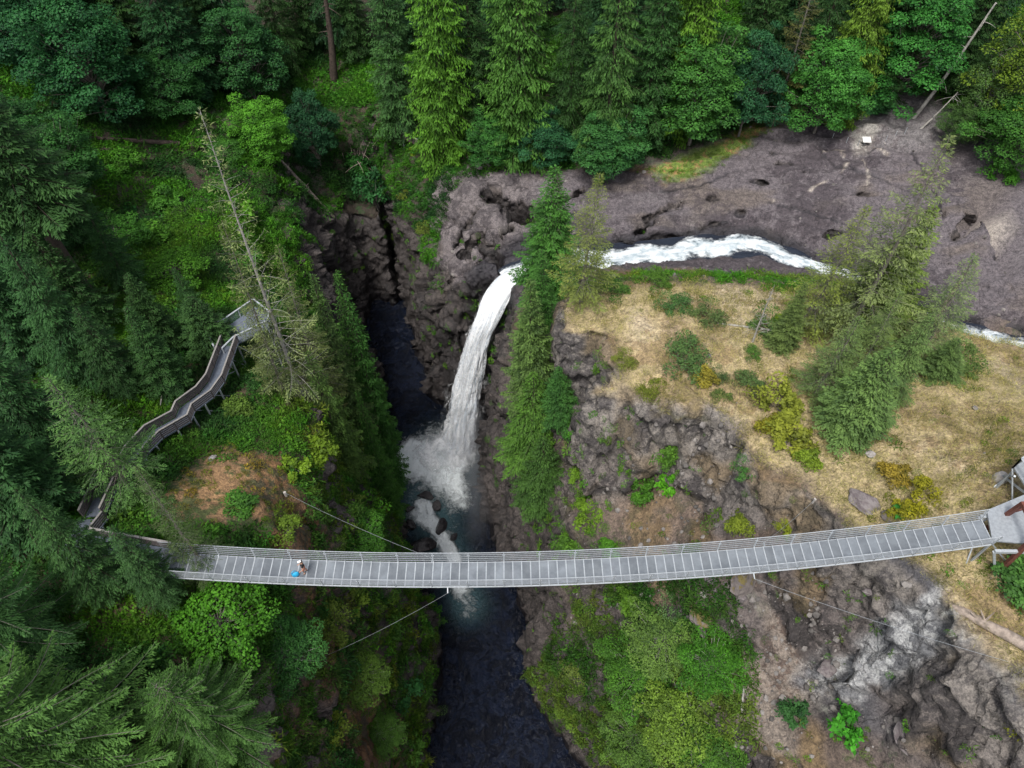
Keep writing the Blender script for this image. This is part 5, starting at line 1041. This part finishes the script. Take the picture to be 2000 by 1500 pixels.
# ------------------------------------------------------------------ shrubs one can tell apart
def S(kind, px, r, h, col, label, group):
    b = G(*px).copy(); b[2] = hz(b[0], b[1]) - .12; return plant(kind, b, h, r, col, label, group)
BS = 'shrubs on the dry grass bluff'; RS = 'shrubs on the right slope'; LS = 'shrubs on the left cliff'; US = 'bushes of the upper left clearing'; GG = (.075,.125,.06); OR = (.21,.14,.035)
for kd, px, r, h, c, lb, g in [
 ('bushfine', (1325,712), 2.5, 2.3, GG, 'large round grey-green shrub in the middle of the bluff', BS), ('shrub0', (1378,742), 1.5, 1.4, (.21,.16,.04), 'golden shrub touching the large grey-green shrub', BS), ('bushfine', (1400,738), 1.0, 1.1, (.07,.1,.055), 'grey shrub right of the golden shrub', BS),
 ('bushfine', (1278,765), 1.5, 1.1, (.13,.14,.035), 'olive shrub at the rim above the grey rock band', BS), ('bushfine', (1222,705), 1.3, .9, (.14,.15,.045), 'pale olive shrub near the nose of the cliff', BS), ('bushfine', (1460,758), 1.5, 1.2, (.08,.12,.06), 'grey-green shrub between golden shrub and bluff firs', BS),
 ('bushfine', (1412,783), 1.1, .8, (.085,.12,.05), 'small grey-green shrub above the bluff rim', BS), ('shrub1', (1515,795), 2.5, 2.0, (.17,.175,.04), 'wide yellow-green shrub left of the broad bluff fir', BS), ('shrub2', (1540,870), 2.4, 1.9, (.165,.165,.035), 'yellow shrub below the wide yellow-green shrub', BS),
 ('shrub0', (1500,840), 1.7, 1.3, (.2,.17,.03), 'mustard shrub at the left of the yellow shrubs', BS), ('shrub0', (1570,900), 1.5, 1.2, (.13,.17,.03), 'green-yellow shrub lowest of the yellow shrubs', BS),
 ('shrub0', (1740,928), 1.7, 1.1, OR, 'orange and yellow shrub nearest the white stone', BS), ('shrub1', (1800,965), 1.4, 1.1, (.2,.17,.025), 'yellow shrub between orange shrub and the bridge', BS), ('shrub2', (1764,1000), 1.5, 1.1, (.2,.17,.02), 'half green half yellow shrub just above the bridge rail', BS), ('bushbig', (1768,1006), 1.0, .6, (.04,.16,.04), 'low green plant under the half yellow shrub', BS),
 ('bushfine', (1385,618), 1.8, 1.4, (.085,.115,.06), 'grey-green shrub beside the fallen pole', BS), ('bushfine', (1310,600), 1.8, 1.3, (.06,.12,.055), 'blue-green shrub on the far rim of the bluff', BS), ('bushfine', (1190,572), 2.0, 1.5, (.06,.12,.035), 'green shrub behind the cliff nose', BS), ('bushfine', (1280,556), 1.7, 1.3, (.07,.13,.03), 'green shrub beside the white rapids', BS),
 ('bushfine', (1500,640), 2.0, 1.6, (.07,.12,.05), 'grey-green shrub at the foot of the small snag', BS), ('shrub1', (1535,640), 1.5, 1.2, (.12,.17,.02), 'bright yellow-green shrub behind the small snag', BS), ('bushfine', (1465,695), 1.0, .8, (.07,.14,.04), 'little green shrub below the small snag', BS),
 ('bushfine', (1860,715), 2.6, 1.6, (.085,.12,.05), 'dull green shrub right of the bluff firs', BS), ('shrub0', (1985,1150), 2.4, 1.6, (.06,.13,.045), 'green shrub at the right edge below the landing', BS), ('shrub2', (1300,900), 1.5, 1.4, (.07,.14,.03), 'dark green shrub under the grey rock band', RS),
 ('shrub1', (1252,960), 2.0, 1.9, (.05,.12,.022), 'round deep green shrub on the bare soil', RS), ('bushbig', (1305,955), 1.4, 1.7, (.09,.26,.025), 'vivid lime shrub beside the round deep green shrub', RS), ('bushfine', (1452,918), 1.3, 1.2, (.06,.14,.05), 'small green shrub in the rock gap below the bluff', RS),
 ('shrub0', (1120,855), 1.6, 1.5, (.05,.14,.035), 'green shrub below the young fir', RS), ('bushbig', (1070,865), 1.7, 1.5, (.09,.16,.03), 'light green leafy shrub beside the low hemlock', RS), ('shrub1', (1150,1010), 2.3, 1.6, (.1,.16,.025), 'yellow-green shrub above the bridge right of the gorge', RS), ('shrub2', (1110,1065), 2.0, 1.4, (.07,.14,.03), 'green shrub on the gorge rim just above the bridge', RS), ('shrub0', (1190,1070), 1.6, 1.1, (.06,.15,.025), 'bright green shrub touching the bridge rail', RS), ('shrub2', (1130,945), 1.6, 1.1, (.09,.15,.025), 'sprawling light shrub on the wall edge', RS),
 ('shrub0', (1440,1030), 1.7, 1.1, (.13,.15,.03), 'olive shrub above the bridge on the mossy rocks', RS), ('shrub1', (1530,1035), .9, .6, (.17,.18,.03), 'small yellow-green plant above the bridge rail', RS), ('bushbig', (1655,1420), 2.0, 1.9, (.05,.2,.028), 'vivid green maple shrub in the lower right', RS), ('shrub2', (1552,1400), 1.8, 1.4, (.028,.075,.035), 'dark green shrub left of the vivid maple shrub', RS),
 ('bushfine', (1300,1205), 1.9, 2.2, (.085,.14,.08), 'silvery green bush just below the bridge', RS), ('shrub0', (1230,1180), 2.1, 1.7, (.08,.15,.025), 'light green bush under the bridge beside the silvery bush', RS), ('alder1', (1330,1420), 3.6, 7.0, (.12,.18,.04), 'big light green bush tree at the bottom right of the gorge', RS), ('alder0', (1240,1330), 3.1, 6.5, (.055,.13,.025), 'deep green bush tree overhanging the gorge', RS), ('alder1', (1380,1310), 2.5, 5.2, (.05,.14,.022), 'dark leafy bush tree at the edge of the scree', RS),
 ('alder0', (1290,1270), 2.8, 5.4, (.095,.15,.05), 'pale green bush tree below the silvery bush', RS), ('bushfine', (1130,1320), 2.2, 1.6, (.12,.15,.05), 'pale olive bush on the lip of the gorge', RS), ('shrub1', (1110,1400), 2.0, 1.5, (.09,.14,.03), 'yellowish bush above the white-streaked rock', RS), ('alder0', (1380,1480), 2.8, 5.6, (.06,.13,.028), 'dark green bush tree in front of the scree', RS), ('alder1', (1230,1450), 2.8, 5.6, (.08,.14,.04), 'green bush tree at the bottom picture edge', RS),
 ('shrub0', (1990,1430), 1.5, .9, (.2,.19,.02), 'yellow shrub at the lower right picture edge', RS),
 ('maple3', (445,1240), 3.0, 4.0, (.06,.165,.022), 'vivid green maple just below the left bridge end', LS), ('shrub1', (720,1010), 2.6, 2.6, (.055,.15,.022), 'bright green bush above the bridge at the left rim', LS), ('alder1', (700,1060), 2.4, 3.2, (.05,.13,.025), 'green bush tree touching the guy cable', LS), ('shrub0', (620,885), 2.6, 2.2, (.11,.16,.022), 'yellow-green bush below the tall pale spruce', LS), ('bushbig', (575,925), 1.5, 1.4, (.12,.18,.025), 'lime bush beside the rusty rock', LS), ('shrub2', (660,850), 2.1, 1.6, (.08,.14,.03), 'green bush behind the yellow-green bush', LS), ('shrub1', (780,1010), 2.0, 1.8, (.06,.14,.025), 'green bush overhanging the pool at left', LS), ('shrub2', (740,1075), 2.2, 1.6, (.05,.12,.03), 'dark green bush meeting the bridge rail', LS),
 ('shrub0', (470,985), 1.8, 1.0, (.05,.12,.03), 'low green shrub on the ochre clearing', LS), ('shrub1', (560,1040), 1.5, .9, (.09,.13,.025), 'olive shrub beside the person on the bridge', LS), ('shrub2', (690,1180), 2.4, 1.8, (.1,.14,.03), 'olive bush below the bridge on the left cliff', LS), ('shrub0', (760,1230), 2.6, 2.4, (.05,.11,.03), 'round green bush over the dark river at left', LS), ('alder0', (700,1330), 2.5, 3.4, (.075,.125,.03), 'olive bush tree on the lower left cliff', LS), ('shrub1', (790,1360), 2.4, 2.0, (.03,.1,.045), 'blue-green bush over the river at left', LS), ('shrub2', (800,1460), 2.6, 2.2, (.055,.12,.03), 'green bush at the bottom left of the river', LS), ('bushfine', (640,1230), 2.2, 1.6, (.1,.13,.035), 'dry olive bush beside the lower guy cable', LS), ('alder1', (560,1290), 2.6, 3.6, (.035,.1,.035), 'dark bush tree right of the feathery hemlock', LS), ('shrub0', (650,1440), 2.0, 1.5, (.11,.14,.03), 'yellowish bush near the rusty cliff', LS), ('alder0', (740,1440), 2.2, 3.0, (.06,.12,.03), 'green bush tree near the bottom of the left cliff', LS),
 ('shrub1', (250,330), 2.6, 1.9, (.05,.13,.024), 'green bush below the rotten brown log', US), ('bushbig', (180,345), 2.2, 1.8, (.06,.15,.025), 'broad-leaved bush at the left of the clearing', US), ('shrub2', (330,400), 3.0, 2.0, (.045,.12,.025), 'wide dark bush in the middle of the clearing', US), ('shrub0', (300,470), 2.8, 2.0, (.06,.145,.025), 'bright bush low in the clearing', US), ('maple3', (240,480), 3.2, 3.6, (.045,.125,.028), 'spreading small maple beside the great fir trunk', US), ('shrub1', (420,380), 2.4, 1.7, (.05,.12,.03), 'green bush left of the pale spruce tip', US), ('bushbig', (470,420), 2.6, 2.0, (.075,.17,.025), 'lime-leaved bush below the bright lime maple', US), ('maple3', (350,545), 3.0, 3.2, (.06,.15,.022), 'bright small maple uphill of the viewing platform', US), ('shrub2', (480,520), 2.6, 2.0, (.05,.13,.03), 'green bush behind the pale spruce trunk', US), ('shrub0', (150,270), 2.4, 1.8, (.035,.1,.03), 'dark bush at the foot of the large dark maple', US), ('maple3', (440,310), 2.4, 2.6, (.05,.13,.035), 'low maple left of the bright lime maple', US),
 ('shrub0', (470,805), 1.9, 1.3, (.07,.11,.03), 'leafy bush under the boardwalk bend', LS), ('bushfine', (880,345), 1.3, .8, (.17,.2,.02), 'yellow-green tuft on the rock below the lookout', 'bushes of the gully'), ('shrub0', (812,302), 1.6, 1.2, (.13,.19,.02), 'lime bush below the timber lookout', 'bushes of the gully'), ('shrub1', (1950,345), 2.6, 1.6, (.06,.17,.03), 'bright green bush in the notch of the rock shelf', 'bushes of the gully'), ('shrub2', (800,390), 2.4, 1.5, (.09,.11,.028), 'mossy bush on the gully rock', 'bushes of the gully'), ('shrub0', (835,450), 2.0, 1.2, (.08,.1,.03), 'mossy bush above the dark pool cliff', 'bushes of the gully')]:
    S(kd, px, r, h, c, lb, g)
# ------------------------------------------------------------------ rocks, logs and small things
def rock_mat(name, a, b, moss=None, wet_dark=False):
    t = NT(name); o = t.coords(); n1 = t.noise(2.2, 5, .65, o); c = t.mix(t.ramp(n1, .38, .62), a, b)
    if moss is not None:
        g = t.node('ShaderNodeNewGeometry'); sx = t.node('ShaderNodeSeparateXYZ'); t.l(g.outputs['Normal'], sx.inputs[0])
        c = t.mix(t.ramp(t.math('ADD', sx.outputs[2], t.math('MULTIPLY', t.math('SUBTRACT', n1, .5), 1.6)), .72, .95), c, moss)
    t.set(Base_Color=c, Roughness=.25 if wet_dark else .9, Normal=t.bump(t.noise(7, 5, .7, o), .8, .1)); return t.m
M['stone'] = rock_mat('grey_stone', (.2, .18, .18), (.12, .1, .105)); M['stone_moss'] = rock_mat('mossy_stone', (.16, .14, .13), (.1, .085, .085), (.13, .105, .035)); M['stone_wet'] = rock_mat('wet_stone', (.016, .014, .016), (.03, .026, .028), None, True); M['stone_pale'] = rock_mat('pale_stone', (.38, .36, .35), (.26, .24, .23))
def rock_mesh(key, seed, sub=3):
    import bmesh
    bm = bmesh.new(); bmesh.ops.create_icosphere(bm, subdivisions=sub, radius=1); v = np.array([q.co[:] for q in bm.verts]); rg = np.random.default_rng(seed)
    for k in range(11):                                    # flat faces where the stone broke
        n = unit(rg.normal(0, 1, 3)); d = rg.uniform(.55, .85); q = v @ n; v = v - np.outer(np.maximum(0, q - d), n)
    v *= (1 + .2 * fbm(v * 2.2 + seed, 5, seed, .6))[:, None]
    for q, c in zip(bm.verts, v): q.co = c
    me = bpy.data.meshes.new(key); bm.to_mesh(me); bm.free(); return me
def rock(p, r, seed, mat, label, group, rz=0, sink=.35, name='boulder'):
    me = rock_mesh('boulder', seed); me.materials.append(M[mat]); o = link(name, me, None, np.array(p) + np.array([0, 0, r[2] * (1 - 2 * sink)]), rz); o.scale = r; tag(o, label, 'boulder' if name == 'boulder' else 'stone', group); return o
RG = 'black rocks in the plunge pool'
for k, (u, v, r, lb) in enumerate([(832,970,(1.5,.8,.8),'long black rock at the head of the rapids'), (854,990,(1.0,.95,.8),'black rock right of the rapids head'), (862,1030,(1.4,.95,.8),'black rock in the middle of the rapids'), (803,1028,(1.1,.9,.7),'black rock at the left of the rapids'), (798,993,(1.0,.8,.6),'small black rock near the left shore of the pool'), (828,1068,(2.3,1.4,.9),'large black rock just above the bridge rail'), (886,1050,(.8,.6,.5),'small black rock right of the lower rapids'), (890,792,(.9,.8,1.5),'black rock split by water at the foot of the fall')]):
    rock(P(u, v, WZ), r, 40 + k, 'stone_wet', lb, RG, k * .7)
MG = 'boulders below the right half of the bridge'
for k, (u, v, r, mt, lb) in enumerate([(1390,1134,(.85,.8,.6),'stone','purple-grey boulder touching the bridge edge'), (1450,1140,(1.5,1.15,.8),'stone_moss','big boulder capped with yellow moss below the bridge'), (1419,1147,(.6,.5,.4),'stone','small grey boulder left of the yellow-capped boulder'), (1375,1167,(.65,.6,.5),'stone_pale','pale grey boulder at the left of the boulder heap'), (1403,1160,(.6,.55,.5),'stone','square grey boulder in the middle of the heap'), (1391,1166,(.4,.6,.4),'stone_moss','narrow mossy boulder beside the pale grey boulder'),
        (1372,1205,(1.6,1.2,.7),'stone_moss','broad mossy slab below the boulder heap'), (1424,1192,(.8,.6,.5),'stone','dark flat boulder right of the broad mossy slab'), (1446,1166,(.85,.55,.5),'stone','rough boulder below the yellow-capped boulder'), (1368,1228,(1.1,.4,.4),'stone','long grey ledge stone under the broad mossy slab'), (1453,1223,(.22,.22,.2),'stone_pale','small white stone on the slope below the boulders')]):
    rock(G(u, v), r, 60 + k, mt, lb, MG, k * .9, .3)
CG = 'scattered stones'
for k, (u, v, r, mt, lb) in enumerate([(1699,888,(.5,.35,.3),'stone_pale','white stone lying on the dry grass'), (416,897,(.4,.35,.3),'stone_pale','pale stone on the ochre clearing'), (1820,1328,(.5,.4,.3),'stone_moss','orange lichened stone in the grey slab'), (1690,985,(1.0,1.6,.6),'stone','dark rock breaking through the dry grass'), (1735,1012,(.9,.6,.4),'stone_moss','mossy rock beside the half yellow shrub'), (1612,1308,(.9,.8,.4),'stone','round rock in a ring of dark gravel'), (1770,1440,(1.5,1.0,.5),'stone','grey outcrop in the lower right corner'), (1700,1160,(.8,.4,.25),'stone','grey slab just below the bridge at right'), (1340,1085,(.7,.4,.3),'stone','grey block just above the bridge rail')]):
    rock(G(u, v), r, 80 + k, mt, lb, CG, k * 1.3, .35, 'stone')
def log(a, b, r, mat, label, name='fallen_log', lift=1., stubs=4):
    A, B = G(*a) + np.array([0, 0, r * lift]), G(*b) + np.array([0, 0, r * lift * .8]); e = empty(name, (A + B) / 2); o = np.array(e.location); rg = np.random.default_rng(int(a[0])); L = np.linalg.norm(B - A)
    t = np.linspace(0, 1, max(8, int(L / .5)))[:, None]; c = A + (B - A) * t - o; rad = r * (.62 + .38 * t[:, 0] ** .6); rad[0] *= .4
    v, f = tubes3(c[None], rad[None], 10); v = v + .14 * r * fbm(v * np.array([2, 2, 2]) / max(r, .2) * .5, 3, 9)[:, None]; link('trunk', np_mesh('trunk', v, f, True), e, mat=M[mat])
    for k in range(stubs):
        p = A + (B - A) * rg.uniform(.1, .9) - o; d = unit(np.array([rg.normal(), rg.normal(), abs(rg.normal()) + .3])); MB().tube([p, p + d * r * 1.6, p + d * r * 2.8], [r * .22, r * .15, r * .05], 5).build('branch_stub', M[mat], e)
    tag(e, label, 'log'); return e
log((1852,1187), (2030,1282), .42, 'dead_wood', 'thick weathered log lying along the bluff edge below the bridge')
log((1400,634), (1546,652), .13, 'bark_pale', 'thin bleached pole lying on the grass beside the small snag')
log((548,316), (652,428), .32, 'dead_wood', 'long fallen trunk pointing down towards the gully rock')
log((1452,1342), (1448,1392), .12, 'bark_pale', 'short bleached pole lying on the scree')
log((168,274), (352,284), .34, 'bark', 'rotten brown log across the upper left clearing', stubs=6)
log((182,297), (255,292), .26, 'bark', 'short dark log below the rotten brown log')
log((1620,258), (1652,238), .14, 'bark_pale', 'pale log at the forest edge beside the brightest maple')
log((318,800), (330,722), .1, 'bark_pale', 'thin broken pole leaning uphill of the boardwalk', lift=6)
log((0,985), (66,986), .3, 'bark', 'brown log at the left picture edge', lift=3)
def brush_pile(px, label):
    b = G(*px); e = empty('dead_branches', b); rg = np.random.default_rng(3); W = []
    for k in range(46):
        p = rg.normal(0, 1.4, 3) * np.array([1, 1, .1]); d = unit(np.array([rg.normal(), rg.normal() + .6, abs(rg.normal()) * .7 + .15])); L = rg.uniform(1.5, 4.5); s = np.linspace(0, 1, 6)[:, None]
        if k < 3: p = np.array([k * .4 - .4, -1.5, 0]); d = unit(np.array([.15 * k - .1, .8, .7])); L = 7
        W.append(p + d * L * s + np.array([0, 0, -.25 * L]) * s ** 2)
    wv, wf = tubes3(np.array(W), np.tile(np.linspace(.07, .015, 6), (len(W), 1)), 4); o = link('branches', np_mesh('dead_branches', wv, wf, True), e, mat=M['dead_wood']); o['kind'] = 'stuff'; tag(e, label, 'branches')
brush_pile((700,292), 'tangle of dead brown branches above the gully')
brush_pile((742,335), 'pale broken branches at the top of the gully rock')
# posts and panel on the rock shelf
FG = 'marker posts on the rock shelf'
for k, (u, v, lb) in enumerate([(1623.6,275,'leftmost marker post, near the brightest maple'), (1651,283,'marker post second from the left on the rock shelf'), (1727.6,279,'marker post right of the white panel'), (1745.8,271,'marker post second from the right on the rock shelf'), (1765,264.5,'rightmost marker post by the forest edge')]):
    p = G(u, v); e = empty('marker_post', p); MB().tube([(0, 0, 0), (0, 0, 1.25)], .045, 7).build('post', M['steel_white'], e); MB().tube([(0, 0, -.2), (0, 0, .12)], [.28, .22], 9).build('footing', M['concrete'], e); tag(e, lb, 'post', FG)
p = G(1674, 287); e = empty('information_panel', p); MB().tube([(0, 0, -.1), (0, 0, 1.1)], .05, 7).build('post', M['steel'], e); MB().tube([(.9, .05, -.1), (.9, .05, 1.1)], .05, 7).build('post', M['steel'], e)
MB().tube([(0, 0, -.2), (0, 0, .12)], [.34, .26], 9).build('footing', M['concrete'], e); MB().bar((.95, .45, 1.32), (.95, -.5, 1.05), 1.15, .05, (0, 0, 1)).build('panel', M['sign'], e); tag(e, 'white tilted panel on posts on the rock shelf', 'sign')
p = G(1685, 234); e = empty('steps', p)
for k in range(3): MB().bar((-.7, .4 * k, .1 + .16 * k), (.7, .4 * k, .1 + .16 * k), .38, .16).build('step', M['concrete'], e)
tag(e, 'small concrete steps where the path leaves the forest', 'steps')
# loose stones on the scree
def rubble():
    rs = np.random.default_rng(8); t = NT('loose_stone'); o = t.coords(); t.set(Base_Color=t.mix(1.0, t.attr('tint', 'INSTANCER').outputs['Color'], t.mix(t.noise(3, 3, .6, o), (.7, .7, .7), (1.2, 1.2, 1.2)), 'MULTIPLY'), Roughness=.9)
    pr = []
    for k in range(3): me = rock_mesh('loose_stone', 200 + k, 1); me.materials.append(t.m); pr.append(bpy.data.objects.new('loose_stone', me))
    v, nn = GV, GN_; x, y, z = v.T; n = len(v); a = fbm(v * .4, 3, 95); bd = sdist(x, y, [b[:2] for b in B_POLY])
    p = np.zeros(n); p[(x > 2) & (bd < -1) & (y < 74) & (nn[:, 2] > .4)] = .09; p[sdist(x, y, Z_SCREE) > -.5] = .4; p[sdist(x, y, Z_SOIL) > 0] = .2; p[(bd > 0)] = .006; p[sdist(x, y, Z_SHELF) > 0] = .012
    k = rs.random(n) < p * np.clip(.6 + 1.6 * a, .1, 2); m = k.sum(); g = rs.uniform(.08, .26, (m, 1)) * np.array([[1, .93, .88]])
    cover('rubble', 'loose stones scattered over the scree and slopes', v[k] + rs.normal(0, .15, (m, 3)) * [1, 1, 0], nn[k], .06 + .34 * rs.random(m) ** 4, g, rs.integers(0, 3, m), pr, rs)
rubble()
# ------------------------------------------------------------------ the person on the bridge
def skin(name, J, E, mat, parent, sub=2, root=0):
    me = bpy.data.meshes.new(name); me.from_pydata([j[:3] for j in J], E, []); o = bpy.data.objects.new(name, me); COL.objects.link(o)
    sk = o.modifiers.new('skin', 'SKIN'); sk.use_smooth_shade = True; me.skin_vertices[0].data[root].use_root = True
    for k, j in enumerate(J): me.skin_vertices[0].data[k].radius = (j[3], j[4] if len(j) > 4 else j[3])
    sb = o.modifiers.new('sub', 'SUBSURF'); sb.levels = sb.render_levels = sub
    m2 = bpy.data.meshes.new_from_object(o.evaluated_get(bpy.context.evaluated_depsgraph_get())); bpy.data.objects.remove(o)
    m2.polygons.foreach_set('use_smooth', np.full(len(m2.polygons), True)); m2.materials.clear(); m2.materials.append(mat); return link(name, m2, parent)
def person():
    sknm = simple('skin_tone', (.42, .25, .18), .55, 0, .08, 5, .05); blk = simple('black_cloth', (.012, .012, .014), .85, 0, .3, 9, .2); org = simple('salmon_cloth', (.5, .16, .09), .85, 0, .15, 9, .2); wht = simple('white_cloth', (.85, .85, .85), .8, 0, .05, 9, .1); hair = simple('dark_hair', (.015, .012, .01), .6, 0, .3, 30, .4); shoe = simple('dark_shoe', (.03, .02, .03), .7, 0, .3, 9, .1)
    bx = -14.15; b = bpos(bx) + np.array([0, -.05, .028]); e = empty('person', b, R(195)); tag(e, 'person in black top, orange shorts and white cap walking on the bridge', 'person')
    J = [(0,0,.93,.12,.1),(0,0,1.14,.125,.1),(.01,0,1.36,.14,.1),(.01,0,1.49,.05),(.03,0,1.57,.065),(.035,0,1.68,.085),
         (0,.1,.87,.085),(.1,.11,.5,.058),(.02,.11,.1,.04),(.17,.13,.04,.035), (0,-.1,.87,.085),(-.02,-.1,.49,.058),(-.12,-.1,.1,.04),(.03,-.12,.04,.035),
         (.0,.19,1.41,.058),(-.03,.28,1.14,.043),(.14,.34,.98,.03),(.21,.35,.95,.03), (.0,-.19,1.41,.058),(.05,-.27,1.13,.043),(.2,-.2,1.0,.03),(.27,-.18,.98,.03)]
    E = [(0,1),(1,2),(2,3),(3,4),(4,5),(0,6),(6,7),(7,8),(8,9),(0,10),(10,11),(11,12),(12,13),(2,14),(14,15),(15,16),(16,17),(2,18),(18,19),(19,20),(20,21)]
    for w, d in ((17, 1), (21, -1)):
        c = np.array(J[w][:3])
        for k in range(5):
            off = (k - 2) * .017; base = c + np.array([.03, off, -.005]); L = (.05, .065, .07, .062, .05)[k]
            if k == (0 if d > 0 else 4): base = c + np.array([-.01, off * 1.3, .01])
            J += [(*base, .009), (*(base + np.array([L * .6, off * .2, -.012])), .008), (*(base + np.array([L, off * .2, -.035])), .007)]; n = len(J); E += [(w, n - 3), (n - 3, n - 2), (n - 2, n - 1)]
    body = skin('body', J, E, sknm, e)
    skin('top', [(0,0,.98,.15,.125),(0,0,1.15,.148,.12),(.01,0,1.36,.165,.125),(.01,0,1.47,.08),(0,.19,1.41,.078),(-.02,.25,1.22,.062),(0,-.19,1.41,.078),(.03,-.245,1.22,.062)], [(0,1),(1,2),(2,3),(2,4),(4,5),(2,6),(6,7)], blk, e)
    skin('shorts', [(0,0,.99,.145,.12),(0,0,.9,.14,.12),(.0,.1,.82,.105),(.06,.108,.58,.098),(0,-.1,.82,.105),(-.01,-.1,.58,.098)], [(0,1),(1,2),(2,3),(1,4),(4,5)], org, e)
    for s, (x, y) in ((1, (.02, .11)), (-1, (-.12, -.1))): skin('shoe', [(x - .03, y, .045, .045), (x + .08, y + .01 * s, .04, .045), (x + .17, y + .02 * s, .035, .038)], [(0,1),(1,2)], shoe, e)
    skin('hair', [(-.03,0,1.6,.07),(-.02,0,1.7,.098),(.02,0,1.735,.09)], [(0,1),(1,2)], hair, e)
    cap = skin('cap', [(.015,0,1.745,.1),(.015,0,1.79,.075)], [(0,1)], wht, e); MB().add([(.06,-.085,1.745),(.2,-.06,1.73),(.2,.06,1.73),(.06,.085,1.745),(.06,-.085,1.757),(.2,-.06,1.742),(.2,.06,1.742),(.06,.085,1.757)], [(0,1,2,3),(7,6,5,4),(0,4,5,1),(1,5,6,2),(2,6,7,3),(3,7,4,0)]).build('cap_brim', wht, cap)
    for s in (1, -1): MB().tube([(.112, .032 * s, 1.665), (.124, .032 * s, 1.665)], .011, 8).build('eye', hair, body)
    MB().tube([(.11, 0, 1.655), (.142, 0, 1.625), (.112, 0, 1.615)], [.008, .017, .012], 6).build('nose', sknm, body); MB().bar((.112, -.025, 1.585), (.112, .025, 1.585), .012, .01).build('mouth', org, body)
    bag = empty('bag', b + np.array([-.62, -.22, -.003]), R(20)); blue = simple('blue_cloth', (.03, .42, .75), .6, 0, .15, 8, .3); n = 20; V, Fc = [], []
    for k, (z, rx, ry) in enumerate([(0, .2, .12), (.06, .25, .16), (.22, .26, .15), (.36, .22, .09), (.42, .2, .05)]):
        for j in range(n): q = 2 * math.pi * j / n; V.append((rx * math.cos(q) * (1 + .06 * math.sin(3 * q)), ry * math.sin(q), z + .015 * math.sin(2 * q + k)))
    for k in range(4): Fc += [(k * n + j, k * n + (j + 1) % n, (k + 1) * n + (j + 1) % n, (k + 1) * n + j) for j in range(n)]
    Fc += [tuple(range(n - 1, -1, -1)), tuple(range(4 * n, 5 * n))]; MB().add(V, Fc).build('pouch', blue, bag, True)
    MB().tube([(.17 * math.cos(q) - .05, .03 * math.sin(q * 2), .4 + .3 * math.sin(q)) for q in np.linspace(0, math.pi, 12)], .025, 7).build('handle', blue, bag, True)
    tag(bag, 'bright blue bag with a loop handle beside the person', 'bag')
person()
